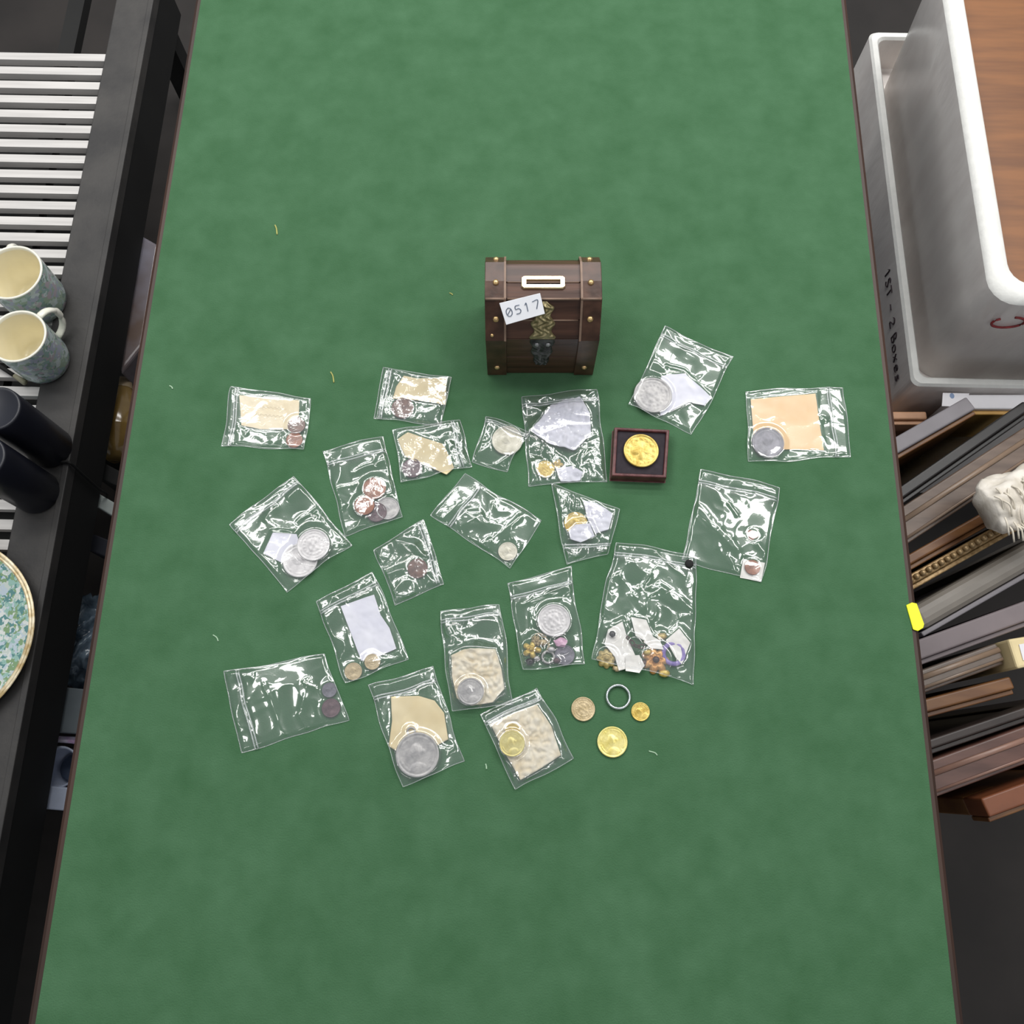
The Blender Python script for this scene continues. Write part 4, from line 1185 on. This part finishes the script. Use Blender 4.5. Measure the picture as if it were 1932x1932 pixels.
# amber glass vase lying on a dark carton
M_AMBER = mat('amber_brown_glass', lin(112, 88, 46), 0.15, 0, scale=14, second=lin(146, 120, 70), spec=0.8)
va, vb = at(231, 716, 0.135), at(222, 868, 0.135)
c = (va + vb) / 2
dk = prism([(p[0], p[1]) for p in (at(196, 700, 0.09), at(262, 700, 0.09), at(246, 866, 0.09), at(182, 862, 0.09))], 0.0003, 0.09)
tag(mesh('dark_carton', *dk, M_BLACK), 'dark carton under the amber-brown vase', 'carton')
vz = thing('amber_vase', 'amber-brown glass vase lying on its side in the gap left of the table', 'vase', (c[0], c[1], 0.0905))
vax = (vb - va); vL = np.linalg.norm(vax)
qv = Vector((0, 0, 1)).rotation_difference(Vector(vax / vL))
Mv = Matrix.Translation((va[0], va[1], 0.135)) @ qv.to_matrix().to_4x4()
mesh('body', *xform(lathe([(0.0001, 0.014), (0.010, 0.006), (0.018, 0.02), (0.034, 0.06), (0.0445, 0.10), (0.044, vL * 0.66), (0.032, vL * 0.85), (0.018, vL), (0.0001, vL)], (0, 0, 0), 36), Mv), M_AMBER, vz, True)
mesh('lip', *xform(lathe([(0.010, 0.006), (0.014, 0.0), (0.017, 0.003), (0.0185, 0.02)], (0, 0, 0), 36), Mv), mat('pale_amber_lip', lin(170, 150, 120), 0.2, 0, 0.1), vz, True)


def gap_block(pxs, z0, z1, m, name, label, cat, **kw):
    P_ = [at(x, y, z1) for x, y in pxs]
    v, f = prism([(p[0], p[1]) for p in P_], z0, z1)
    return tag(bevel(mesh(name, v, f, m), kw.get('bw', 0.002), 2), label, cat)


gap_block([(176, 925), (222, 952), (216, 976), (170, 948)], 0.0, 0.18, mat('pale_grey_card', lin(168, 176, 172), 0.6, 0, 0.06, 40), 'cardboard_carton', 'pale grey carton corner in the gap left of the table', 'carton')
gap_block([(186, 868), (232, 892), (222, 918), (178, 898)], 0.0, 0.17, M_BLACK, 'black_case', 'black case in the gap behind the pale grey carton', 'case')
gap_block([(158, 1000), (208, 1020), (200, 1052), (150, 1030)], 0.0, 0.16, mat('dark_blue_case', lin(30, 32, 42), 0.45, 0, 0.2), 'dark_blue_case', 'dark blue case in the gap in front of the pale grey carton', 'case')
# crumpled blue-grey plastic sack
M_SACK = mat('blue_grey_sack', lin(62, 78, 92), 0.22, 0, scale=40, second=lin(120, 138, 152), spec=0.8)
cs = at(151, 1205, 0.12)
bm = bmesh.new(); bmesh.ops.create_icosphere(bm, subdivisions=5, radius=1.0)
vs_ = np.array([q_.co[:] for q_ in bm.verts]); fs_ = [[q_.index for q_ in fc.verts] for fc in bm.faces]; bm.free()
nn = 1 + 0.38 * (0.6 - np.abs(perlin(vs_[:, 0] * 2.2 + vs_[:, 2] * 1.3, vs_[:, 1] * 2.2 + vs_[:, 2] * 1.7, 7)) * 2) + 0.10 * np.abs(perlin(vs_[:, 0] * 6 + vs_[:, 2] * 4, vs_[:, 1] * 6 - vs_[:, 2] * 5, 8))
V_ = np.stack([cs[0] + vs_[:, 0] * nn * 0.040, cs[1] + vs_[:, 1] * nn * 0.066, np.maximum(0, 0.09 + vs_[:, 2] * nn * 0.066)], -1)
tag(mesh('plastic_sack', V_, fs_, M_SACK, None, True), 'crumpled blue-grey plastic sack in the gap left of the table', 'sack')
gb = [(116, 1296), (160, 1300), (150, 1385), (104, 1382)]
gap_block(gb, 0.0, 0.18, mat('grey_carton', lin(94, 102, 106), 0.5, 0, 0.08, 30), 'grey_carton', 'grey carton in the gap left of the table, behind the white cup', 'carton')
gap_block([(102, 1388), (150, 1390), (146, 1404), (99, 1400)], 0.0, 0.165, mat('pink_white_label', lin(186, 150, 190), 0.5, 0, scale=90, second=lin(214, 214, 226)), 'pink_carton', 'thin pink and white carton against the grey carton', 'carton')
c = at(111, 1448, 0.17); c = np.array([c[0], c[1], 0.0003])
M_CUP = mat('white_plastic_cup', lin(170, 178, 196), 0.35, 0, 0.06)
cup = thing('plastic_cup', 'round white plastic tub in the gap at the lower left', 'tub', c)
mesh('wall', *lathe([(0.0001, 0), (0.024, 0), (0.030, 0.17), (0.032, 0.172), (0.028, 0.170), (0.025, 0.12), (0.0001, 0.118)], c, 40), M_CUP, cup, True)
mesh('lid', *lathe([(0.020, 0.1215), (0.019, 0.126), (0.0001, 0.126)], c, 40), mat('grey_tub_lid', lin(96, 106, 124), 0.4, 0, 0.1), cup, True)
gap_block([(84, 1482), (128, 1486), (122, 1530), (78, 1526)], 0.0, 0.18, M_CUP, 'white_carton', 'white carton in the gap in front of the round tub', 'carton')

# ------------------------------------------------------------------ right: foam boxes
M_FOAM = mat('grey_white_foam', lin(232, 226, 222), 0.28, 0, scale=24, second=lin(246, 242, 238), bump=1.0, bscale=70, stretch=(1, 1, 0.35), detail=6)
M_FOAMRIM = mat('white_foam_rim', lin(220, 220, 216), 0.5, 0, 0.04, 60, bump=0.4, bscale=160)
ZT = 0.46
fx = at(1694, 500, ZT)[0]                  # outer left face
fy = at(1740, 712, ZT)[1] - 0.012          # outer front face
FX1, FY1 = fx + 0.46, fy + 0.62
low = thing('foam_crate', 'large white polystyrene crate with marker writing, standing right of the table', 'foam box', (fx + 0.23, fy + 0.31, 0))


def rrect(x0, y0, x1, y1, r, n=5):
    out = []
    for cx, cy, a0 in ((x1 - r, y1 - r, 0), (x0 + r, y1 - r, 90), (x0 + r, y0 + r, 180), (x1 - r, y0 + r, 270)):
        for k in range(n + 1):
            a = math.radians(a0 + 90 * k / n); out.append((cx + r * math.cos(a), cy + r * math.sin(a)))
    return out


def loft(loops):
    v, f = [], []
    n = len(loops[0][0])
    for pts, z in loops: v += [(x, y, z) for x, y in pts]
    for i in range(len(loops) - 1):
        for k in range(n):
            a, b = i * n + k, i * n + (k + 1) % n
            f.append((a, b, b + n, a + n))
    return v, f, n


wall_t = 0.011
v, f, n = loft([(rrect(fx, fy, FX1, FY1, 0.012), 0.0), (rrect(fx, fy, FX1, FY1, 0.012), ZT - 0.004)])
f.append(tuple(range(n))[::-1])
mesh('outer_wall', v, f, M_FOAM, low)
v, f, n = loft([(rrect(fx, fy, FX1, FY1, 0.012), ZT - 0.004), (rrect(fx + 0.003, fy + 0.003, FX1 - 0.003, FY1 - 0.003, 0.012), ZT),
                (rrect(fx + wall_t, fy + wall_t, FX1 - wall_t, FY1 - wall_t, 0.012), ZT), (rrect(fx + wall_t + 0.003, fy + wall_t + 0.003, FX1 - wall_t - 0.003, FY1 - wall_t - 0.003, 0.012), ZT - 0.004)])
mesh('rim', v, f, M_FOAMRIM, low)
v, f, n = loft([(rrect(fx + wall_t + 0.003, fy + wall_t + 0.003, FX1 - wall_t - 0.003, FY1 - wall_t - 0.003, 0.012), ZT - 0.004),
                (rrect(fx + wall_t + 0.005, fy + wall_t + 0.005, FX1 - wall_t - 0.005, FY1 - wall_t - 0.005, 0.012), ZT - 0.06)])
f.append(tuple(range(n, 2 * n)))
mesh('inner_wall', v, f, M_FOAM, low)


def fo_place(u, w):      # text runs towards the viewer down the left face
    return (fx - 0.0006, fy + 0.205 - u * 0.0195, ZT - 0.044 - 0.0006 * (u - 3) + w * 0.017)


lettering('1ST - 2 Boxes', fo_place, 0.0013, M_MARKER, low, 0.80)
# inner foam box
ix, iy, ZB, ZU = fx + wall_t + 0.010, fy + wall_t + 0.014, ZT - 0.0595, 0.637
IX1, IY1 = FX1 - 0.03, FY1 - 0.03
up = thing('foam_box', 'grey-white polystyrene box with a wide rim nested inside the larger crate', 'foam box', ((ix + IX1) / 2, (iy + IY1) / 2, ZB))
tp = 0.016
o_b, o_t = rrect(ix + tp, iy + tp, IX1 - tp, IY1 - tp, 0.03), rrect(ix + 0.002, iy + 0.002, IX1, IY1, 0.034)
v, f, n = loft([(o_b, ZB), (o_t, ZU - 0.008)])
f.append(tuple(range(n))[::-1])
mesh('outer_wall', v, f, M_FOAM, up, True)
rw = 0.030
i_t = rrect(ix + rw, iy + rw, IX1 - rw, IY1 - rw, 0.028)
v, f, n = loft([(o_t, ZU - 0.008), (rrect(ix + 0.006, iy + 0.006, IX1 - 0.004, IY1 - 0.004, 0.034), ZU), (rrect(ix + rw - 0.005, iy + rw - 0.005, IX1 - rw + 0.005, IY1 - rw + 0.005, 0.03), ZU), (i_t, ZU - 0.006)])
mesh('rim', v, f, M_FOAMRIM, up, True)
v, f, n = loft([(i_t, ZU - 0.006), (i_t, ZB + 0.03)])
f.append(tuple(range(n, 2 * n)))
mesh('inner_wall', v, f, M_FOAM, up)
# red marker scrawl on its front face
fa = np.array([at(1904, 646, 0.6)[0], iy])
pts = []
for q_ in np.linspace(0, 1, 20):
    x_ = at(1912, 640, 0.59)[0] + 0.020 * math.cos(q_ * 5.4 + 2.4); z_ = 0.585 + 0.014 * math.sin(q_ * 5.4 + 2.4)
    y_ = iy + tp + (0.002 - tp) * (z_ - ZB) / (ZU - 0.008 - ZB) - 0.0012
    pts.append((x_, y_, z_))
mesh('red_mark', *tube(pts, 0.0016, 6), M_RED, up, True)
# wooden tray inside
M_PINE = mat('orange_pine', lin(100, 58, 20), 0.4, 0, scale=20, second=lin(126, 78, 34), stretch=(0.3, 3, 1))
wx0, wy0 = ix + rw + 0.010, iy + rw + 0.010
wt = thing('wooden_board', 'orange-brown wooden board lying inside the polystyrene box', 'wooden board', (wx0 + 0.1, wy0 + 0.15, ZB + 0.03))
for k_ in range(3):
    w_ = (IX1 - rw - 0.012 - wx0) / 3
    bevel(mesh('plank', *box((wx0 + k_ * w_ + 0.0006, wy0, ZB + 0.0305), (wx0 + (k_ + 1) * w_ - 0.0006, IY1 - rw - 0.012, ZU - 0.030)), M_PINE, wt), 0.002)

# ------------------------------------------------------------------ right: stacked picture frames
def frame(label, A, B, zt, th, m_top, m_front, hgt=None, extA=0.10, extB=0.12, rail=0.045, name='picture_frame', cat='picture frame',
          profile='flat', group='picture frames stacked upright beside the table', m_hi=None, panel=None):
    """a frame standing on edge; A-B is the far top edge in the photograph, zt its height"""
    hgt = hgt or zt - 0.0006
    a, b = at(*A, zt)[:2], at(*B, zt)[:2]
    d = (b - a) / np.linalg.norm(b - a); nrm = np.array([d[1], -d[0]])        # towards the viewer
    a = a - d * extA; b = b + d * extB
    Lg = np.linalg.norm(b - a); zb = zt - hgt
    mid = (a + b) / 2 + nrm * th / 2
    root = thing(name, label, cat, (mid[0], mid[1], zb), group=group)

    def blk(u0, u1, n0, n1, z0, z1, nm, m_, bw=0.0025, par=root):
        pts = [a + d * u0 + nrm * n0, a + d * u1 + nrm * n0, a + d * u1 + nrm * n1, a + d * u0 + nrm * n1]
        return bevel(mesh(nm, *prism([tuple(p) for p in pts], z0, z1), m_, par), bw, 3)
    tr = blk(0, Lg, 0, th, zt - rail, zt, 'top_rail', m_top, min(0.012, th * 0.45) if profile == 'round' else 0.0025)
    if m_hi is not None:
        # raised beads, their paler colour a painted ridge highlight
        pts = [tuple(np.append(a + d * u + nrm * th * 0.42, zt + 0.0006)) for u in (0.001, Lg - 0.001)]
        mesh('bead', *tube(pts, 0.0035, 8, 0.6), m_hi, tr, True)
        pts = [tuple(np.append(a + d * u + nrm * th * 0.97, zt - 0.002)) for u in (0.001, Lg - 0.001)]
        mesh('bead', *tube(pts, 0.0026, 8, 0.8), m_hi, tr, True)
    blk(0, Lg, 0, th, zb, zb + rail, 'bottom_rail', m_front)
    blk(0, rail, 0.0002, th - 0.0002, zb + rail + 0.0003, zt - rail - 0.0003, 'stile', m_front)
    blk(Lg - rail, Lg, 0.0002, th - 0.0002, zb + rail + 0.0003, zt - rail - 0.0003, 'stile', m_top)
    blk(rail + 0.0003, Lg - rail - 0.0003, th * 0.3, th * 0.85, zb + rail + 0.0003, zt - rail - 0.0003, 'panel', panel or m_front, 0.001)
    # front moulding, a touch proud
    blk(0.0005, Lg - 0.0005, th + 0.0002, th + 0.006, zt - rail, zt - 0.006, 'front_moulding', m_front, 0.0015)
    return root, a, b, d, nrm


W_GREY = mat('grey_painted_board', lin(122, 118, 122), 0.55, 0, 0.06, 30)
W_PURPLE = mat('mauve_grey_board', lin(114, 104, 106), 0.55, 0, 0.06, 30)
W_WARM = mat('warm_grey_board', lin(126, 120, 112), 0.5, 0, 0.06, 30)
W_TAUPE = mat('taupe_wood', lin(80, 63, 52), 0.42, 0, scale=40, second=lin(100, 82, 69), stretch=(0.4, 2, 1))
W_TAUPE_HI = mat('taupe_bead_highlight', lin(130, 110, 93), 0.35, 0, 0.08, 40)  # paler taupe, the ridge highlight put into the colour
W_BLACK = mat('black_lacquer_frame', lin(24, 21, 21), 0.42, 0, 0.2, 40)
W_OAK = mat('brown_oak', lin(92, 56, 26), 0.45, 0, scale=30, second=lin(114, 76, 40), stretch=(0.4, 2, 1))
W_RED = mat('red_mahogany', lin(74, 46, 38), 0.4, 0, scale=30, second=lin(98, 67, 57), stretch=(0.4, 2, 1))
W_DARK = mat('dark_walnut', lin(34, 26, 23), 0.45, 0, scale=30, second=lin(48, 38, 34))
W_HONEY = mat('honey_pine', lin(190, 146, 76), 0.5, 0, scale=30, second=lin(206, 168, 102))
W_PINK = mat('pinkish_beech', lin(196, 150, 116), 0.5, 0, 0.08, 30)
W_WHITE = mat('white_board', lin(222, 220, 224), 0.5, 0, 0.03, 30)
W_GILT = mat('gilt_moulding', lin(120, 92, 54), 0.4, 0.35, scale=160, second=lin(170, 142, 100))

# white-topped pine panel and pinkish block behind, running square to the table
frame('white-topped pine frame running straight behind the grey canvas', (1802, 744), (1925, 744), 0.45, 0.022, W_WHITE, W_HONEY, extA=0.002, extB=0.01, rail=0.09)
frame('short pinkish beech frame end beside the table, below the foam crate', (1696, 776), (1748, 776), 0.42, 0.012, W_PINK, W_PINK, extA=0.05, extB=0.0, rail=0.03)
# price label on the white board
pl_ = [at(1786, 735, 0.462), at(1836, 736, 0.462), at(1832, 762, 0.462), at(1784, 760, 0.462)]
lb = thing('price_label', 'white price label with a blue mark on the white-topped frame', 'label', (pl_[0][0], pl_[0][1], 0.4503))
v, f = prism([(p[0], p[1]) for p in pl_], 0.4503, 0.4512)
mesh('label_card', v, f, W_WHITE, lb)
pc_ = at(1796, 747, 0.451)
mesh('blue_mark', *prism([(pc_[0] + 0.0032 * math.cos(q_), pc_[1] + 0.0042 * math.sin(q_)) for q_ in np.linspace(0, 2 * math.pi, 12, endpoint=False)], 0.4512, 0.4515), mat('blue_ink', lin(120, 140, 172), 0.6, 0, 0.1), lb)
frame('grey-topped canvas on a brown oak stretcher, first of the slanting frames', (1690, 824), (1824, 748), 0.50, 0.020, W_GREY, W_OAK, extA=0.05, extB=0.0, rail=0.14)
frame('black lacquered picture frame leaning behind the wide taupe one', (1704, 914), (1932, 756), 0.50, 0.014, W_BLACK, W_BLACK, extA=0.05, extB=0.0)
frame('wide taupe wooden picture frame with two highlighted beads', (1705, 954), (1932, 806), 0.50, 0.036, W_TAUPE, W_TAUPE, extA=0.05, extB=0.03, m_hi=W_TAUPE_HI)
frame('brown oak picture frame tucked in front of the taupe one', (1716, 1045), (1845, 972), 0.50, 0.012, W_OAK, W_OAK, extA=0.05)
r_, a_, b_, d_, n_ = frame('ornate gilt picture frame with a beaded edge', (1720, 1082), (1860, 1003), 0.50, 0.012, W_GILT, W_GILT, extA=0.05)
beads = []
Lg = np.linalg.norm(b_ - a_)
bm = bmesh.new(); bmesh.ops.create_icosphere(bm, subdivisions=2, radius=0.0042)
bv = [tuple(q_.co) for q_ in bm.verts]; bf = [[q_.index for q_ in fc.verts] for fc in bm.faces]; bm.free()
M_BEAD = mat('pale_gilt_bead', lin(160, 134, 96), 0.35, 0.4, 0.15, 90)
bme = None
for i in range(int(Lg / 0.0095)):
    p = a_ + d_ * (0.005 + i * 0.0095) + n_ * 0.006
    if bme is None:
        ob = mesh('gilt_bead', [(x + p[0], y + p[1], z + 0.502) for x, y, z in bv], bf, M_BEAD, r_, True)
        bme = ob.data; p00 = p
    else:
        ob = bpy.data.objects.new('gilt_bead', bme); col.objects.link(ob); ob.parent = r_
        ob.location = (p[0] - p00[0], p[1] - p00[1], 0)
frame('grey round-edged canvas beside the yellow sticker', (1738, 1136), (1932, 1026), 0.50, 0.031, W_WARM, W_GREY, extA=0.02, profile='round', rail=0.07)
frame('mauve-grey flat panel frame in the middle of the stack', (1740, 1204), (1932, 1134), 0.50, 0.023, W_PURPLE, W_PURPLE, extA=0.03)
frame('taupe-grey wooden frame with a highlighted bead, ending at a cream box', (1745, 1262), (1880, 1213), 0.50, 0.020, mat('taupe_grey_wood', lin(98, 86, 77), 0.42, 0, 0.1, 40), W_TAUPE, extA=0.03, extB=0.0, m_hi=W_TAUPE_HI)
frame('brown oak frame low in the stack below the taupe-grey one', (1750, 1318), (1906, 1276), 0.50, 0.015, W_OAK, W_OAK, extA=0.03, extB=0.0)
frame('dark walnut frame near the front of the stack', (1762, 1392), (1932, 1334), 0.50, 0.011, W_DARK, W_DARK, extA=0.03, extB=0.06)
frame('reddish mahogany frame nearest the camera in the photograph\'s lower right', (1768, 1430), (1932, 1370), 0.50, 0.034, W_RED, W_RED, extA=0.03, extB=0.06, m_hi=mat('mahogany_bead_highlight', lin(136, 104, 90), 0.35, 0, 0.08, 40))  # paler bead colour paints the highlight line
frame('orange-brown frame corner at the lowest right', (1880, 1496), (1932, 1477), 0.50, 0.022, mat('orange_wood', lin(112, 64, 38), 0.45, 0, 0.15, 30), W_OAK, extA=0.02)
# cream box with white labels
cb = [at(1902, 1206, 0.515), at(1990, 1192, 0.515), at(2010, 1242, 0.515), at(1920, 1262, 0.515)]
cbx = thing('cream_box', 'cream cardboard box with white labels at the right edge', 'box', (cb[0][0], cb[0][1], 0))
v, f = prism([(p[0], p[1]) for p in cb], 0.0004, 0.515)
bevel(mesh('carton', v, f, mat('cream_card', lin(216, 198, 152), 0.6, 0, 0.06, 30), cbx), 0.003)
lbp = [at(x, y, 0.5155) for x, y in ((1922, 1216), (1975, 1206), (1985, 1236), (1930, 1246))]
v, f = prism([(p[0], p[1]) for p in lbp], 0.5154, 0.5162)
mesh('label_sticker', v, f, W_WHITE, cbx)
# bundle of fringed white cloth
c0, c1 = at(1862, 964, 0.56), at(1985, 915, 0.56)
M_CLOTH = mat('white_cloth', lin(196, 188, 174), 0.8, 0, scale=60, second=lin(222, 216, 206), bump=0.4, bscale=300)
ax = (c1 - c0); Lc = np.linalg.norm(ax); ax = ax / Lc; sd = np.array([-ax[1], ax[0], 0])
root = thing('rolled_cloth', 'roll of white fringed cloth lying across the gilt frame', 'cloth', (c0[0], c0[1], 0.52))
v, f = [], []
ns_, nl_ = 40, 30
for i in range(nl_ + 1):
    for k in range(ns_):
        a = 2 * math.pi * k / ns_
        r = 0.030 * (1 + 0.10 * math.sin(5 * a + i * 0.25) + 0.05 * math.sin(11 * a - i * 0.4)) * (0.80 + 0.2 * min(1, i / 4))
        p = c0 + ax * (Lc * i / nl_) + sd * (r * 1.15 * math.cos(a)) + np.array([0, 0, 1]) * (r * 0.8 * math.sin(a))
        v.append(tuple(p))
for i in range(nl_):
    for k in range(ns_):
        a, b = i * ns_ + k, i * ns_ + (k + 1) % ns_
        f.append((a, b, b + ns_, a + ns_))
f += [tuple(range(ns_))[::-1], tuple(range(nl_ * ns_, (nl_ + 1) * ns_))]
mesh('roll', v, f, M_CLOTH, root, True)
rnd = random.Random(5); th_ = []
for i in range(34):
    u = rnd.random() * 0.75; a = rnd.uniform(0.9, 2.6)
    p0 = c0 + ax * (Lc * u) + sd * (0.036 * math.cos(a)) + np.array([0, 0, 0.027 * math.sin(a)])
    p1 = p0 - sd * rnd.uniform(0.01, 0.02) * 0.6 + ax * rnd.uniform(-0.006, 0.006) + np.array([0, 0, 0.001]); p2 = p1 - sd * 0.012 + np.array([0, 0, -0.008])
    th_.append(tube([tuple(q_) for q_ in smooth_path([p0, p1, p2], 3)], 0.0012, 5))
fr_ = mesh('fringe', *join(*th_), mat('fringe_thread', lin(214, 206, 190), 0.8, 0, 0.1, 90), root, True)
fr_['kind'] = 'stuff'

for o in list(bpy.data.objects):
    if '_o' in o: del o['_o']
